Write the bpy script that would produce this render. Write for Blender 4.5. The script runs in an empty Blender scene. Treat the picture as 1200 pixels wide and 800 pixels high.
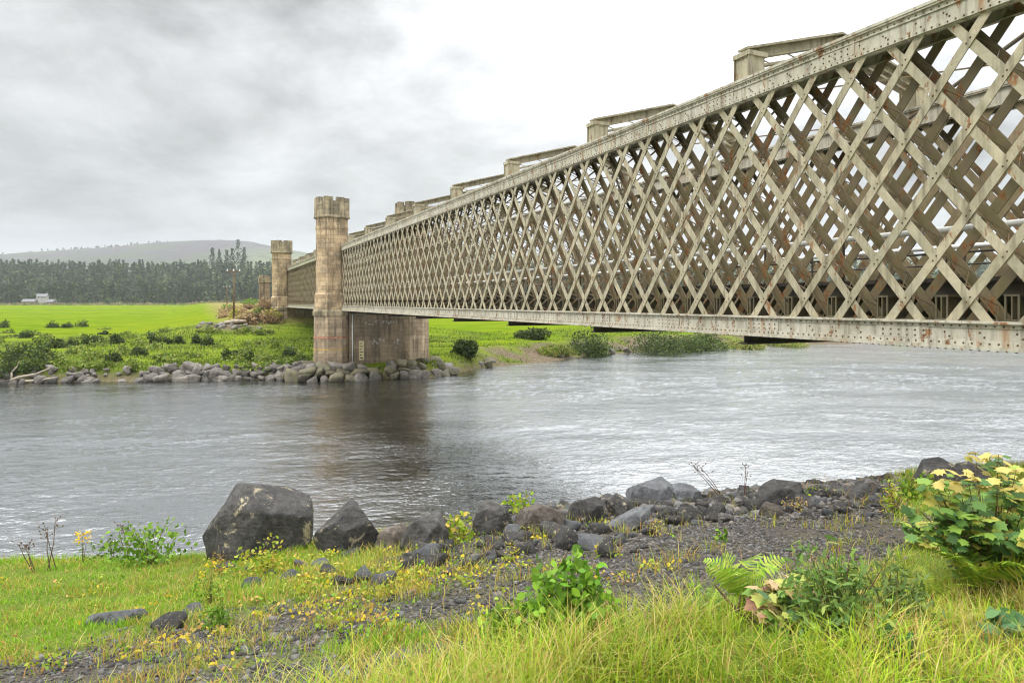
import bpy, bmesh, math, random
import numpy as np
from mathutils import Vector

rng = np.random.default_rng(7)
random.seed(7)
SC = bpy.context.scene
COL = SC.collection
EYE = 7.5          # the camera's height above the river
F = 800.0          # focal length in photo pixels (24 mm on a 36 mm sensor, 1200 px wide)

# ------------------------------------------------------------------ noise
def _hash(ix, iy, iz, seed):
    h = (ix.astype(np.int64)*374761393 + iy.astype(np.int64)*668265263 + iz.astype(np.int64)*2147483647 + seed*1274126177) & 0xFFFFFFFF
    h = ((h ^ (h >> 13)) * 1274126177) & 0xFFFFFFFF
    h = ((h ^ (h >> 16)) * 2246822519) & 0xFFFFFFFF
    return ((h ^ (h >> 15)) & 0xFFFFFF) / float(0xFFFFFF)
def vnoise(x, y, z=0.0, seed=0):
    x, y, z = np.broadcast_arrays(np.asarray(x, float), np.asarray(y, float), np.asarray(z, float))
    ix, iy, iz = np.floor(x), np.floor(y), np.floor(z)
    fx, fy, fz = x-ix, y-iy, z-iz
    fx, fy, fz = fx*fx*(3-2*fx), fy*fy*(3-2*fy), fz*fz*(3-2*fz)
    r = 0
    for a in (0, 1):
        for b in (0, 1):
            for c in (0, 1):
                wgt = (fx if a else 1-fx)*(fy if b else 1-fy)*(fz if c else 1-fz)
                r = r + wgt*_hash(ix+a, iy+b, iz+c, seed)
    return r*2-1
def fbm(x, y, z=0.0, octv=4, seed=0):
    r, a = 0, 0.5
    x, y, z = np.asarray(x, float), np.asarray(y, float), np.asarray(z, float)
    for i in range(octv):
        r = r + a*vnoise(x*2**i, y*2**i, z*2**i, seed+i*17)
        a *= 0.5
    return r
def sstep(a, b, x):
    t = np.clip((np.asarray(x, float)-a)/(b-a), 0, 1)
    return t*t*(3-2*t)

# ------------------------------------------------------------------ objects
def tag(o, label=None, cat=None, group=None, kind=None):
    if label: o['label'] = label
    if cat: o['category'] = cat
    if group: o['group'] = group
    if kind: o['kind'] = kind
    return o
def empty(name, loc, rz=0.0, label=None, cat=None, group=None):
    o = bpy.data.objects.new(name, None)
    o.empty_display_size = 0.3
    COL.objects.link(o)
    o.location = loc
    o.rotation_euler = (0, 0, rz)
    return tag(o, label, cat, group)
def link(name, me, parent=None, loc=None):
    o = bpy.data.objects.new(name, me)
    COL.objects.link(o)
    if parent is not None: o.parent = parent
    if loc is not None: o.location = loc
    return o
def np_mesh(name, V, polys, mat, col=None, smooth=False, uv=None):
    """polys: list of integer arrays, each (m,k); col: per-vertex rgb(a)"""
    me = bpy.data.meshes.new(name)
    V = np.asarray(V, np.float32)
    polys = [np.asarray(p, np.int32) for p in polys if len(p)]
    nl = sum(p.size for p in polys)
    nf = sum(len(p) for p in polys)
    me.vertices.add(len(V)); me.vertices.foreach_set('co', V.ravel())
    me.loops.add(nl); me.loops.foreach_set('vertex_index', np.concatenate([p.ravel() for p in polys]))
    me.polygons.add(nf)
    tot = np.concatenate([np.full(len(p), p.shape[1], np.int32) for p in polys])
    st = np.concatenate([[0], np.cumsum(tot)[:-1]]).astype(np.int32)
    me.polygons.foreach_set('loop_start', st)
    if smooth: me.polygons.foreach_set('use_smooth', np.ones(nf, bool))
    if col is not None:
        c = np.ones((len(V), 4), np.float32); c[:, :col.shape[1]] = col
        a = me.color_attributes.new('Col', 'FLOAT_COLOR', 'POINT')
        a.data.foreach_set('color', c.ravel())
    me.update(calc_edges=True)
    me.validate()
    if mat is not None: me.materials.append(mat)
    return me

class MB:
    """collects boxes, bars, tubes, prisms; build() links ONE mesh object"""
    def __init__(self): self.v = []; self.f = []; self.rv = []
    def add(self, vs, fs):
        n = len(self.v); self.v += [tuple(p) for p in vs]; self.f += [tuple(i+n for i in q) for q in fs]
    def box(self, x0, x1, y0, y1, z0, z1):
        self.add([(x0,y0,z0),(x1,y0,z0),(x1,y1,z0),(x0,y1,z0),(x0,y0,z1),(x1,y0,z1),(x1,y1,z1),(x0,y1,z1)],
                 [(0,3,2,1),(4,5,6,7),(0,1,5,4),(1,2,6,5),(2,3,7,6),(3,0,4,7)])
    def bar(self, p, q, a, b):
        """box from p to q with half-axes a, b (vectors)"""
        p, q, a, b = Vector(p), Vector(q), Vector(a), Vector(b)
        self.add([p-a-b,p+a-b,p+a+b,p-a+b,q-a-b,q+a-b,q+a+b,q-a+b],
                 [(0,3,2,1),(4,5,6,7),(0,1,5,4),(1,2,6,5),(2,3,7,6),(3,0,4,7)])
    def tube(self, p, q, r0, r1=None, n=8, cap=True):
        p, q = Vector(p), Vector(q); r1 = r0 if r1 is None else r1
        d = (q-p).normalized()
        u = d.orthogonal().normalized(); w = d.cross(u)
        vs = []
        for c, r in ((p, r0), (q, r1)):
            for i in range(n):
                t = 2*math.pi*i/n
                vs.append(c + u*(r*math.cos(t)) + w*(r*math.sin(t)))
        fs = [(i, (i+1) % n, n+(i+1) % n, n+i) for i in range(n)]
        if cap: fs += [tuple(range(n-1, -1, -1)), tuple(range(n, 2*n))]
        self.add(vs, fs)
    def path(self, pts, radii, n=6):
        for i in range(len(pts)-1): self.tube(pts[i], pts[i+1], radii[i], radii[i+1], n)
    def ring(self, cx, cy, prof, n=8, rot=0.0, cap=True):
        """lathe with n sides; prof = [(r, z), ...] bottom to top"""
        vs = []
        for r, z in prof:
            for i in range(n):
                t = rot+2*math.pi*i/n
                vs.append((cx+r*math.cos(t), cy+r*math.sin(t), z))
        fs = []
        for k in range(len(prof)-1):
            for i in range(n):
                j = (i+1) % n
                fs.append((k*n+i, k*n+j, (k+1)*n+j, (k+1)*n+i))
        if cap:
            fs.append(tuple(range(n-1, -1, -1))); m = (len(prof)-1)*n
            fs.append(tuple(range(m, m+n)))
        self.add(vs, fs)
    def dome(self, c, ax, r, h):
        """a rivet head: six-sided dome at c, axis along +-local y ('y') or z"""
        c = Vector(c); ax = Vector(ax)
        u = ax.orthogonal().normalized(); w = ax.cross(u)
        vs = []
        for rr, hh in ((r, 0), (r*0.7, h*0.8)):
            for i in range(6):
                t = math.pi*i/3
                vs.append(c+u*(rr*math.cos(t))+w*(rr*math.sin(t))+ax*hh)
        vs.append(c+ax*h)
        fs = [(i, (i+1) % 6, 6+(i+1) % 6, 6+i) for i in range(6)] + [(6+i, 6+(i+1) % 6, 12) for i in range(6)]
        self.rv.append((len(self.f), len(self.f)+len(fs)))
        self.add(vs, fs)
    def mesh(self, name, mat, uv=False, smooth=False, bevel=0.0):
        me = bpy.data.meshes.new(name)
        me.from_pydata(self.v, [], self.f); me.update()
        if bevel > 0:
            bm = bmesh.new(); bm.from_mesh(me)
            bmesh.ops.bevel(bm, geom=bm.edges[:], offset=bevel, segments=1, affect='EDGES', clamp_overlap=True)
            bm.to_mesh(me); bm.free()
        if uv: planar_uv(me)
        if smooth:
            for p in me.polygons: p.use_smooth = True
        me.materials.append(mat)
        if self.rv:
            me.materials.append(M['rivet'])
            for a, b in self.rv:
                for k in range(a, b): me.polygons[k].material_index = 1
        return me
    def build(self, name, mat, parent=None, loc=None, uv=False, smooth=False, bevel=0.0):
        return link(name, self.mesh(name, mat, uv, smooth, bevel), parent, loc)
def planar_uv(me):
    lay = me.uv_layers.new(name='UVMap')
    for p in me.polygons:
        n = p.normal
        if abs(n.z) > 0.8:
            for li in p.loop_indices:
                c = me.vertices[me.loops[li].vertex_index].co; lay.data[li].uv = (c.x, c.y)
        else:
            t = Vector((-n.y, n.x, 0)).normalized()
            off = math.atan2(n.y, n.x)*3.7
            for li in p.loop_indices:
                c = me.vertices[me.loops[li].vertex_index].co; lay.data[li].uv = (c.dot(t)+off, c.z)

# ------------------------------------------------------------------ materials
class NT:
    def __init__(self, name):
        self.m = bpy.data.materials.new(name); self.m.use_nodes = True
        self.t = self.m.node_tree; self.t.nodes.clear()
        self.out = self.n('ShaderNodeOutputMaterial')
    def n(self, typ, **kw):
        nd = self.t.nodes.new(typ)
        for k, v in kw.items(): setattr(nd, k, v)
        return nd
    def l(self, a, b): self.t.links.new(a, b)
    def val(self, sock, v):
        if hasattr(v, 'links'): self.l(v, sock)
        else:
            if isinstance(v, (tuple, list)) and len(v) == 3 and sock.type == 'RGBA': v = (*v, 1)
            sock.default_value = v
    def coord(self, kind='Object', scale=(1, 1, 1), rot=(0, 0, 0)):
        tc = self.n('ShaderNodeTexCoord'); mp = self.n('ShaderNodeMapping')
        self.l(tc.outputs[kind], mp.inputs['Vector']); mp.inputs['Scale'].default_value = scale; mp.inputs['Rotation'].default_value = rot
        return mp.outputs['Vector']
    def pos(self, scale=(1, 1, 1), rot=(0, 0, 0)):
        g = self.n('ShaderNodeNewGeometry'); mp = self.n('ShaderNodeMapping')
        self.l(g.outputs['Position'], mp.inputs['Vector']); mp.inputs['Scale'].default_value = scale; mp.inputs['Rotation'].default_value = rot
        return mp.outputs['Vector']
    def noise(self, vec, scale=1.0, detail=4, rough=0.55, dist=0.0, out='Fac'):
        nd = self.n('ShaderNodeTexNoise'); self.l(vec, nd.inputs['Vector'])
        nd.inputs['Scale'].default_value = scale; nd.inputs['Detail'].default_value = detail
        nd.inputs['Roughness'].default_value = rough; nd.inputs['Distortion'].default_value = dist
        return nd.outputs[out]
    def ramp(self, fac, stops, interp='LINEAR'):
        r = self.n('ShaderNodeValToRGB'); self.l(fac, r.inputs['Fac']); r.color_ramp.interpolation = interp
        el = r.color_ramp.elements
        while len(el) < len(stops): el.new(0.5)
        for e, (p, c) in zip(el, stops):
            e.position = p; e.color = (c, c, c, 1) if isinstance(c, (int, float)) else (*c, 1)
        return r.outputs['Color']
    def mix(self, fac, a, b, mode='MIX'):
        m = self.n('ShaderNodeMix', data_type='RGBA', blend_type=mode)
        self.val(m.inputs[0], fac); self.val(m.inputs[6], a); self.val(m.inputs[7], b)
        return m.outputs[2]
    def math(self, op, a, b=0.0, c=None, clamp=False):
        m = self.n('ShaderNodeMath', operation=op, use_clamp=clamp)
        self.val(m.inputs[0], a); self.val(m.inputs[1], b)
        if c is not None: self.val(m.inputs[2], c)
        return m.outputs[0]
    def attr(self, name='Col', out='Color'):
        return self.n('ShaderNodeAttribute', attribute_name=name).outputs[out]
    def sep(self, vec):
        s = self.n('ShaderNodeSeparateXYZ'); self.l(vec, s.inputs[0]); return s.outputs
    def bump(self, h, strength=0.5, dist=0.02, normal=None):
        b = self.n('ShaderNodeBump'); self.l(h, b.inputs['Height'])
        b.inputs['Strength'].default_value = strength; b.inputs['Distance'].default_value = dist
        if normal is not None: self.l(normal, b.inputs['Normal'])
        return b.outputs['Normal']
    def pbr(self, col, rough=0.8, normal=None, spec=0.3, metal=0.0):
        p = self.n('ShaderNodeBsdfPrincipled')
        self.val(p.inputs['Base Color'], col); self.val(p.inputs['Roughness'], rough)
        p.inputs['Specular IOR Level'].default_value = spec; p.inputs['Metallic'].default_value = metal
        if normal is not None: self.l(normal, p.inputs['Normal'])
        self.l(p.outputs[0], self.out.inputs['Surface'])
        return p
def plain(name, col, rough=0.8, var=0.25, scale=6.0, spec=0.3):
    t = NT(name); nz = t.noise(t.coord('Object'), scale, 5)
    c = t.mix(t.ramp(nz, [(0.3, 0.0), (0.7, 1.0)]), tuple(x*(1-var) for x in col), tuple(min(1, x*(1+var)) for x in col))
    t.pbr(c, rough, t.bump(nz, 0.3, 0.02), spec)
    return t.m
def steel(name, base, alt, rust_lo, moss=0.0, streak=0.5, runs=0.0):
    """weathered paint: tone patches, down-running dirt streaks, rust blooms, green algae"""
    t = NT(name); co = t.coord('Object')
    big = t.noise(co, 0.9, 5, 0.6)
    c = t.mix(t.ramp(big, [(0.35, 0.0), (0.65, 1.0)]), base, alt)
    fine = t.noise(co, 14, 5, 0.65)
    c = t.mix(t.math('MULTIPLY', t.ramp(fine, [(0.42, 0.0), (0.75, 1.0)]), 0.45), c, tuple(x*0.6 for x in base))
    st = t.noise(t.coord('Object', (5.5, 5.5, 0.55)), 1.3, 4, 0.6)
    c = t.mix(t.math('MULTIPLY', t.ramp(st, [(0.48, 0.0), (0.68, 1.0)]), streak), c, (0.105, 0.085, 0.055))
    if moss > 0:
        ms = t.noise(co, 2.2, 5, 0.7)
        c = t.mix(t.math('MULTIPLY', t.ramp(ms, [(0.42, 0.0), (0.6, 1.0)]), moss), c, (0.13, 0.115, 0.04))
    rs = t.noise(t.coord('Object', (2.2, 2.2, 1.0)), 1.7, 6, 0.72, 0.3)
    rmask = t.ramp(rs, [(rust_lo, 0.0), (rust_lo+0.05, 1.0)])
    rcol = t.mix(t.ramp(fine, [(0.35, 0.0), (0.65, 1.0)]), (0.085, 0.030, 0.013), (0.30, 0.125, 0.035))
    c = t.mix(t.math('MULTIPLY', rmask, 0.85), c, rcol)
    if runs > 0:      # rust running down from seams and rivets
        rn = t.math('MULTIPLY', t.ramp(t.noise(t.coord('Object', (4.5, 4.5, 0.35)), 1.0, 3, 0.6), [(0.54, 0.0), (0.66, 1.0)]), t.ramp(t.noise(co, 0.8, 3, 0.6), [(0.40, 0.0), (0.58, 1.0)]))
        c = t.mix(t.math('MULTIPLY', rn, runs), c, (0.31, 0.15, 0.05))
    t.pbr(c, t.mix(rmask, (0.55,)*3, (0.9,)*3), t.bump(fine, 0.35, 0.012), 0.35)
    return t.m
M = {}
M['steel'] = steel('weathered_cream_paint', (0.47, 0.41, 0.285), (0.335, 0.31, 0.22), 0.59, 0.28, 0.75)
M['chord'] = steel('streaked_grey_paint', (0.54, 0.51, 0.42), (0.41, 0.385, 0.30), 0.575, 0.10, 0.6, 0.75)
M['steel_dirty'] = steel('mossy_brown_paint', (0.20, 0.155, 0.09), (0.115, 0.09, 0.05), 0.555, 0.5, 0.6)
M['steel_far'] = steel('darker_tan_paint', (0.27, 0.21, 0.125), (0.17, 0.13, 0.075), 0.57, 0.5, 0.5)  # darker tan for the far truss and the shorter span's lattice
M['floor_paint'] = steel('dark_floor_paint', (0.10, 0.085, 0.058), (0.06, 0.052, 0.035), 0.6, 0.4, 0.5)  # dark brown tone over the whole floor beams
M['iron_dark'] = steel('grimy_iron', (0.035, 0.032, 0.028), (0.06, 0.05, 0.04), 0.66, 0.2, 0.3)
M['rivet'] = plain('rusty_rivet', (0.125, 0.085, 0.05), 0.9, 0.5, 9)
M['pipe'] = plain('white_pipe_paint', (0.72, 0.72, 0.69), 0.5, 0.1)
M['timber'] = plain('dark_deck_timber', (0.05, 0.042, 0.034), 0.9, 0.4, 4)
M['pole'] = plain('weathered_pole_wood', (0.15, 0.105, 0.06), 0.9, 0.3, 8)
M['drift'] = plain('bleached_driftwood', (0.36, 0.31, 0.24), 0.9, 0.3, 9)
M['twig'] = plain('dead_stem', (0.11, 0.07, 0.04), 0.9, 0.3, 20)
M['white_wall'] = plain('white_render', (0.38, 0.38, 0.36), 0.9, 0.06)
M['slate'] = plain('slate_roof', (0.16, 0.16, 0.17), 0.8, 0.2, 2)
M['glass_dark'] = plain('window_glass', (0.03, 0.035, 0.04), 0.15, 0.1, 1, 0.5)
M['ceramic'] = plain('glazed_ceramic', (0.7, 0.7, 0.7), 0.3, 0.05, 1, 0.5)
M['red_band'] = plain('faded_red_band', (0.42, 0.19, 0.12), 0.9, 0.3, 3)
M['yellow_band'] = plain('faded_yellow_band', (0.48, 0.33, 0.09), 0.9, 0.25, 3)
M['board'] = plain('cream_gauge_board', (0.60, 0.52, 0.30), 0.8, 0.15, 4)
M['mark'] = plain('black_gauge_and_slit', (0.03, 0.03, 0.03), 0.8, 0.1, 4)

def stone(name, c1, c2, grime):
    t = NT(name)
    tc = t.n('ShaderNodeTexCoord')
    bt = t.n('ShaderNodeTexBrick'); t.l(tc.outputs['UV'], bt.inputs['Vector'])
    bt.inputs['Scale'].default_value = 1.0; bt.inputs['Mortar Size'].default_value = 0.010; bt.inputs['Mortar Smooth'].default_value = 0.3
    bt.inputs['Brick Width'].default_value = 0.92; bt.inputs['Row Height'].default_value = 0.42; bt.inputs['Bias'].default_value = -0.1
    bt.inputs['Color1'].default_value = (*c1, 1); bt.inputs['Color2'].default_value = (*c2, 1)
    bt.inputs['Mortar'].default_value = (0.19, 0.15, 0.105, 1)
    co = t.coord('Object')
    n1 = t.noise(co, 0.55, 6, 0.65); n2 = t.noise(co, 7, 6, 0.7)
    st = t.noise(t.coord('Object', (2.6, 2.6, 0.22)), 1.0, 5, 0.65)
    c = t.mix(t.math('MULTIPLY', t.ramp(n2, [(0.35, 0.0), (0.7, 1.0)]), 0.4), bt.outputs['Color'], tuple(x*0.55 for x in c1))
    c = t.mix(t.math('MULTIPLY', t.ramp(n1, [(0.45, 0.0), (0.62, 1.0)]), grime), c, (0.10, 0.083, 0.058))
    c = t.mix(t.math('MULTIPLY', t.ramp(st, [(0.50, 0.0), (0.64, 1.0)]), grime), c, (0.055, 0.048, 0.036))
    gn = t.noise(co, 1.1, 5, 0.7, 0.2)
    c = t.mix(t.math('MULTIPLY', t.ramp(gn, [(0.60, 0.0), (0.70, 1.0)]), 0.45), c, (0.52, 0.44, 0.33))
    h = t.math('ADD', t.math('MULTIPLY', bt.outputs['Fac'], -1.0), t.math('MULTIPLY', n2, 0.6))
    t.pbr(c, 0.92, t.bump(h, 0.7, 0.04), 0.2)
    return t.m
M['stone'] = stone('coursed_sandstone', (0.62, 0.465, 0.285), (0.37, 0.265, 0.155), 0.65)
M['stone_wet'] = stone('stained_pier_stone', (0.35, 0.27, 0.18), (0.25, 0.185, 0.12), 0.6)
M['stone_red'] = stone('ruddy_pier_stone', (0.52, 0.405, 0.27), (0.35, 0.255, 0.165), 0.5)
M['stone_moss'] = stone('lichened_crown_stone', (0.46, 0.38, 0.25), (0.33, 0.28, 0.17), 0.75)

def rockmat(name, c1, c2, lichen, lic_lo=0.60):
    t = NT(name); co = t.coord('Object'); oi = t.n('ShaderNodeObjectInfo')
    ad = t.n('ShaderNodeVectorMath', operation='ADD'); t.l(co, ad.inputs[0])
    sc = t.n('ShaderNodeVectorMath', operation='SCALE'); cx = t.n('ShaderNodeCombineXYZ')
    t.l(oi.outputs['Random'], cx.inputs[0]); t.l(oi.outputs['Random'], cx.inputs[1]); t.l(cx.outputs[0], sc.inputs[0]); sc.inputs['Scale'].default_value = 50
    t.l(sc.outputs[0], ad.inputs[1]); co = ad.outputs[0]
    n1 = t.noise(co, 2.2, 7, 0.68); n2 = t.noise(co, 12, 7, 0.72)
    c = t.mix(t.ramp(n1, [(0.35, 0.0), (0.65, 1.0)]), c1, c2)
    c = t.mix(t.math('MULTIPLY', t.ramp(n2, [(0.40, 0.0), (0.66, 1.0)]), 0.8), c, tuple(x*0.35 for x in c1))
    l1 = t.noise(co, 3.1, 6, 0.75, 0.4)
    c = t.mix(t.math('MULTIPLY', t.ramp(l1, [(lic_lo, 0.0), (lic_lo+0.06, 1.0)]), 0.8), c, lichen)
    vr = t.n('ShaderNodeTexVoronoi', feature='DISTANCE_TO_EDGE'); t.l(co, vr.inputs['Vector']); vr.inputs['Scale'].default_value = 1.7
    crack = t.ramp(vr.outputs['Distance'], [(0.0, 0.0), (0.025, 1.0)])
    h = t.math('ADD', t.math('MULTIPLY', n2, 0.8), t.math('MULTIPLY', crack, 0.05))
    tone = t.math('MULTIPLY_ADD', oi.outputs['Random'], 0.6, 0.7)
    hsv = t.n('ShaderNodeHueSaturation'); t.l(tone, hsv.inputs['Value']); t.l(c, hsv.inputs['Color'])
    t.pbr(hsv.outputs[0], 0.72, t.bump(h, 1.0, 0.07), 0.35)
    return t.m
M['boulder'] = rockmat('dark_basalt', (0.034, 0.033, 0.031), (0.105, 0.098, 0.09), (0.46, 0.39, 0.25), 0.575)
M['boulder_brown'] = rockmat('brown_schist', (0.085, 0.068, 0.053), (0.17, 0.14, 0.112), (0.36, 0.30, 0.18), 0.64)
M['slab'] = rockmat('blue_grey_slab', (0.10, 0.103, 0.108), (0.19, 0.195, 0.20), (0.33, 0.32, 0.27), 0.7)
M['riprap'] = rockmat('riprap_stone', (0.10, 0.09, 0.078), (0.25, 0.225, 0.19), (0.20, 0.20, 0.08), 0.60)
M['riprap_moss'] = rockmat('mossy_riprap_stone', (0.10, 0.088, 0.06), (0.21, 0.185, 0.13), (0.13, 0.14, 0.04), 0.52)

def leafmat(name, trans=0.35, rough=0.55):
    t = NT(name); c = t.attr('Col')
    p = t.n('ShaderNodeBsdfPrincipled'); t.l(c, p.inputs['Base Color']); p.inputs['Roughness'].default_value = rough; p.inputs['Specular IOR Level'].default_value = 0.25
    tr = t.n('ShaderNodeBsdfTranslucent'); t.l(c, tr.inputs['Color'])
    mx = t.n('ShaderNodeMixShader'); mx.inputs[0].default_value = trans
    t.l(p.outputs[0], mx.inputs[1]); t.l(tr.outputs[0], mx.inputs[2]); t.l(mx.outputs[0], t.out.inputs['Surface'])
    return t.m
M['leaf'] = leafmat('leaf_tissue'); M['grass'] = leafmat('grass_blade', 0.4, 0.5); M['needle'] = leafmat('conifer_foliage', 0.12, 0.8)
def attr_stone(name):
    t = NT(name); c = t.attr('Col'); co = t.pos(); n = t.noise(co, 30, 4, 0.7)
    c = t.mix(t.math('MULTIPLY', t.ramp(n, [(0.4, 0.0), (0.7, 1.0)]), 0.5), c, (0.04, 0.037, 0.034))
    t.pbr(c, 0.85, t.bump(n, 0.5, 0.01), 0.3); return t.m
M['gravel'] = attr_stone('broken_stone')

# ground of the near bank: soil / fine grit / short turf, by the layout attribute
t = NT('bank_soil'); co = t.pos()
a = t.sep(t.attr('Col'))
n1 = t.noise(co, 1.3, 6, 0.65); n2 = t.noise(co, 22, 6, 0.75)
vr = t.n('ShaderNodeTexVoronoi'); t.l(co, vr.inputs['Vector']); vr.inputs['Scale'].default_value = 38
grit = t.mix(0.65, t.ramp(n2, [(0.3, (0.04, 0.035, 0.03)), (0.55, (0.11, 0.097, 0.083)), (0.75, (0.22, 0.197, 0.17))]), t.ramp(t.sep(vr.outputs['Color'])[0], [(0.0, 0.15), (1.0, 1.0)]), 'MULTIPLY')
grit = t.mix(t.ramp(n1, [(0.35, 0.0), (0.7, 1.0)]), grit, (0.085, 0.072, 0.052))
turf = t.ramp(n2, [(0.3, (0.055, 0.075, 0.012)), (0.55, (0.13, 0.17, 0.022)), (0.75, (0.21, 0.22, 0.04))])
c = t.mix(t.math('ADD', a[0], t.math('MULTIPLY', t.math('SUBTRACT', n1, 0.5), 0.5), clamp=True), grit, turf)
h = t.math('ADD', n2, t.math('MULTIPLY', vr.outputs['Distance'], -0.8))
t.pbr(c, 0.95, t.bump(h, 0.8, 0.03), 0.15); M['bank'] = t.m

# far bank: r = bright mown field, g = shingle / bare earth
t = NT('meadow_ground'); co = t.pos(); a = t.sep(t.attr('Col'))
n0 = t.noise(co, 0.02, 4, 0.6); n1 = t.noise(t.pos((0.25, 0.8, 1)), 0.5, 6, 0.7); n2 = t.noise(co, 2.6, 6, 0.75)
field = t.ramp(n1, [(0.38, (0.060, 0.115, 0.005)), (0.5, (0.105, 0.170, 0.006)), (0.62, (0.185, 0.225, 0.012))])
field = t.mix(t.math('MULTIPLY', t.ramp(n0, [(0.45, 0.0), (0.6, 1.0)]), 0.5), field, (0.19, 0.22, 0.012))
rough = t.ramp(n1, [(0.28, (0.055, 0.085, 0.012)), (0.5, (0.125, 0.175, 0.014)), (0.72, (0.215, 0.25, 0.03))])
rough = t.mix(t.math('MULTIPLY', t.ramp(n2, [(0.45, 0.0), (0.7, 1.0)]), 0.55), rough, (0.085, 0.13, 0.016))
field = t.mix(t.math('MULTIPLY', t.ramp(n2, [(0.4, 0.0), (0.7, 1.0)]), 0.4), field, (0.055, 0.105, 0.006))
c = t.mix(a[0], rough, field)
earth = t.ramp(n2, [(0.3, (0.055, 0.042, 0.03)), (0.55, (0.15, 0.115, 0.082)), (0.75, (0.26, 0.22, 0.175))])
c = t.mix(t.math('ADD', a[1], t.math('MULTIPLY', t.math('SUBTRACT', n2, 0.5), t.math('MULTIPLY', a[1], 1.4)), clamp=True), c, earth)
c = t.mix(t.math('MULTIPLY', a[2], 0.9), c, t.ramp(n1, [(0.3, (0.10, 0.12, 0.03)), (0.5, (0.22, 0.16, 0.075)), (0.7, (0.30, 0.26, 0.08))]))
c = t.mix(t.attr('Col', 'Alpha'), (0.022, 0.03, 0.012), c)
t.pbr(c, 1.0, t.bump(n2, 0.8, 0.25), 0.0); M['meadow'] = t.m

t = NT('moorland'); co = t.pos(); a = t.sep(t.attr('Col'))
n1 = t.noise(co, 0.004, 7, 0.62); n2 = t.noise(co, 0.03, 6, 0.7)
moor = t.ramp(n2, [(0.3, (0.028, 0.028, 0.036)), (0.5, (0.058, 0.050, 0.058)), (0.7, (0.09, 0.080, 0.075))])
grs = t.ramp(n1, [(0.35, (0.085, 0.11, 0.045)), (0.55, (0.16, 0.19, 0.08)), (0.7, (0.20, 0.22, 0.11))])
c = t.mix(t.math('ADD', a[0], t.math('MULTIPLY', t.math('SUBTRACT', n1, 0.5), 1.6), clamp=True), moor, grs)
c = t.mix(t.ramp(n1, [(0.52, 0.0), (0.56, 0.8)]), c, (0.05, 0.06, 0.035))
t.pbr(c, 1.0, t.bump(n2, 0.6, 6.0), 0.05); M['moor'] = t.m

# river: dark peaty water, wind ripples at several scales
t = NT('river_water'); co = t.pos()
w1 = t.noise(t.pos((0.55, 1.25, 1), (0, 0, 0.35)), 1.0, 3, 0.55, 0.6)
w2 = t.noise(t.pos((1.6, 3.6, 1), (0, 0, -0.2)), 1.0, 3, 0.6, 0.5)
w3 = t.noise(t.pos((6.0, 9.0, 1), (0, 0, 0.15)), 1.0, 2, 0.6, 0.2)
w0 = t.noise(t.pos((0.10, 0.22, 1), (0, 0, 0.5)), 1.0, 3, 0.5)
h = t.math('ADD', t.math('MULTIPLY', w2, 0.10), t.math('MULTIPLY', w3, 0.08))
amp = t.ramp(w0, [(0.38, 0.45), (0.58, 1.0)])
h = t.math('MULTIPLY', h, amp)
nm = t.bump(h, 1.0, 0.42)
gl = t.n('ShaderNodeBsdfGlossy'); gl.inputs['Color'].default_value = (0.86, 0.88, 0.89, 1); gl.inputs['Roughness'].default_value = 0.05; t.l(nm, gl.inputs['Normal'])
p = t.pbr((0.012, 0.013, 0.011), 0.04, nm, 0.5); p.inputs['IOR'].default_value = 1.9; p.inputs['Metallic'].default_value = 0.0
wmx = t.n('ShaderNodeMixShader'); wmx.inputs[0].default_value = 0.42
t.l(p.outputs[0], wmx.inputs[1]); t.l(gl.outputs[0], wmx.inputs[2]); t.l(wmx.outputs[0], t.out.inputs['Surface'])
M['water'] = t.m

# ------------------------------------------------------------------ layout helpers
def near_h(X, Y):
    """height of the near bank"""
    X = np.asarray(X, float); Y = np.asarray(Y, float)
    s = np.interp(X, [-9, -4.6, 0, 4, 9, 14], [.230, .226, .165, .148, .108, .08])
    ye = np.interp(X, [-40, -12, -9, -4.6, 0, 4, 9, 14, 40], [10.5, 11, 11.2, 11.9, 12.3, 13.4, 13.0, 12.5, 13])
    Yp = np.maximum(Y, 0)
    base = 5.85 - s*np.minimum(Yp, ye) - 0.9*np.maximum(Yp-ye, 0) + 0.03*np.minimum(Y, 0)*-1
    # round the shoulder
    base = base - 0.10*np.exp(-((Yp-ye)/0.7)**2)
    nz = 0.10*fbm(X*0.5, Y*0.5, 0, 4, 3) + 0.05*fbm(X*2.1, Y*2.1, 0, 3, 9)
    return np.maximum(base + nz, -1.6)
def proj(X, Y, Z):
    Y = np.maximum(Y, 1e-3)
    return 600 + F*X/Y, 354 - F*(Z-EYE)/Y
def ray_near(px, py):
    """where the sight line through a photo pixel meets the near bank"""
    Y = np.arange(1.5, 30, 0.01); X = (px-600)/F*Y; Z = EYE-(py-354)/F*Y
    ye = np.interp(X, [-40, -12, -9, -4.6, 0, 4, 9, 14, 40], [10.5, 11, 11.2, 11.9, 12.3, 13.4, 13.0, 12.5, 13])
    hit = np.nonzero((near_h(X, Y) >= Z) | (Y > ye+0.15))[0]
    i = hit[0] if len(hit) else len(Y)-1
    return float(X[i]), float(Y[i]), float(near_h(X[i], Y[i]))
SHX = [-3000, -400, -120, -47, -30, -18, -8, -3, 4.2, 12, 33, 51, 140, 400, 3000]
SHY = [40, 50, 58, 63.5, 65.5, 66.5, 68, 79, 85, 98, 111, 120, 150, 230, 700]
def shore(X): return np.interp(X, SHX, SHY)
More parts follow.
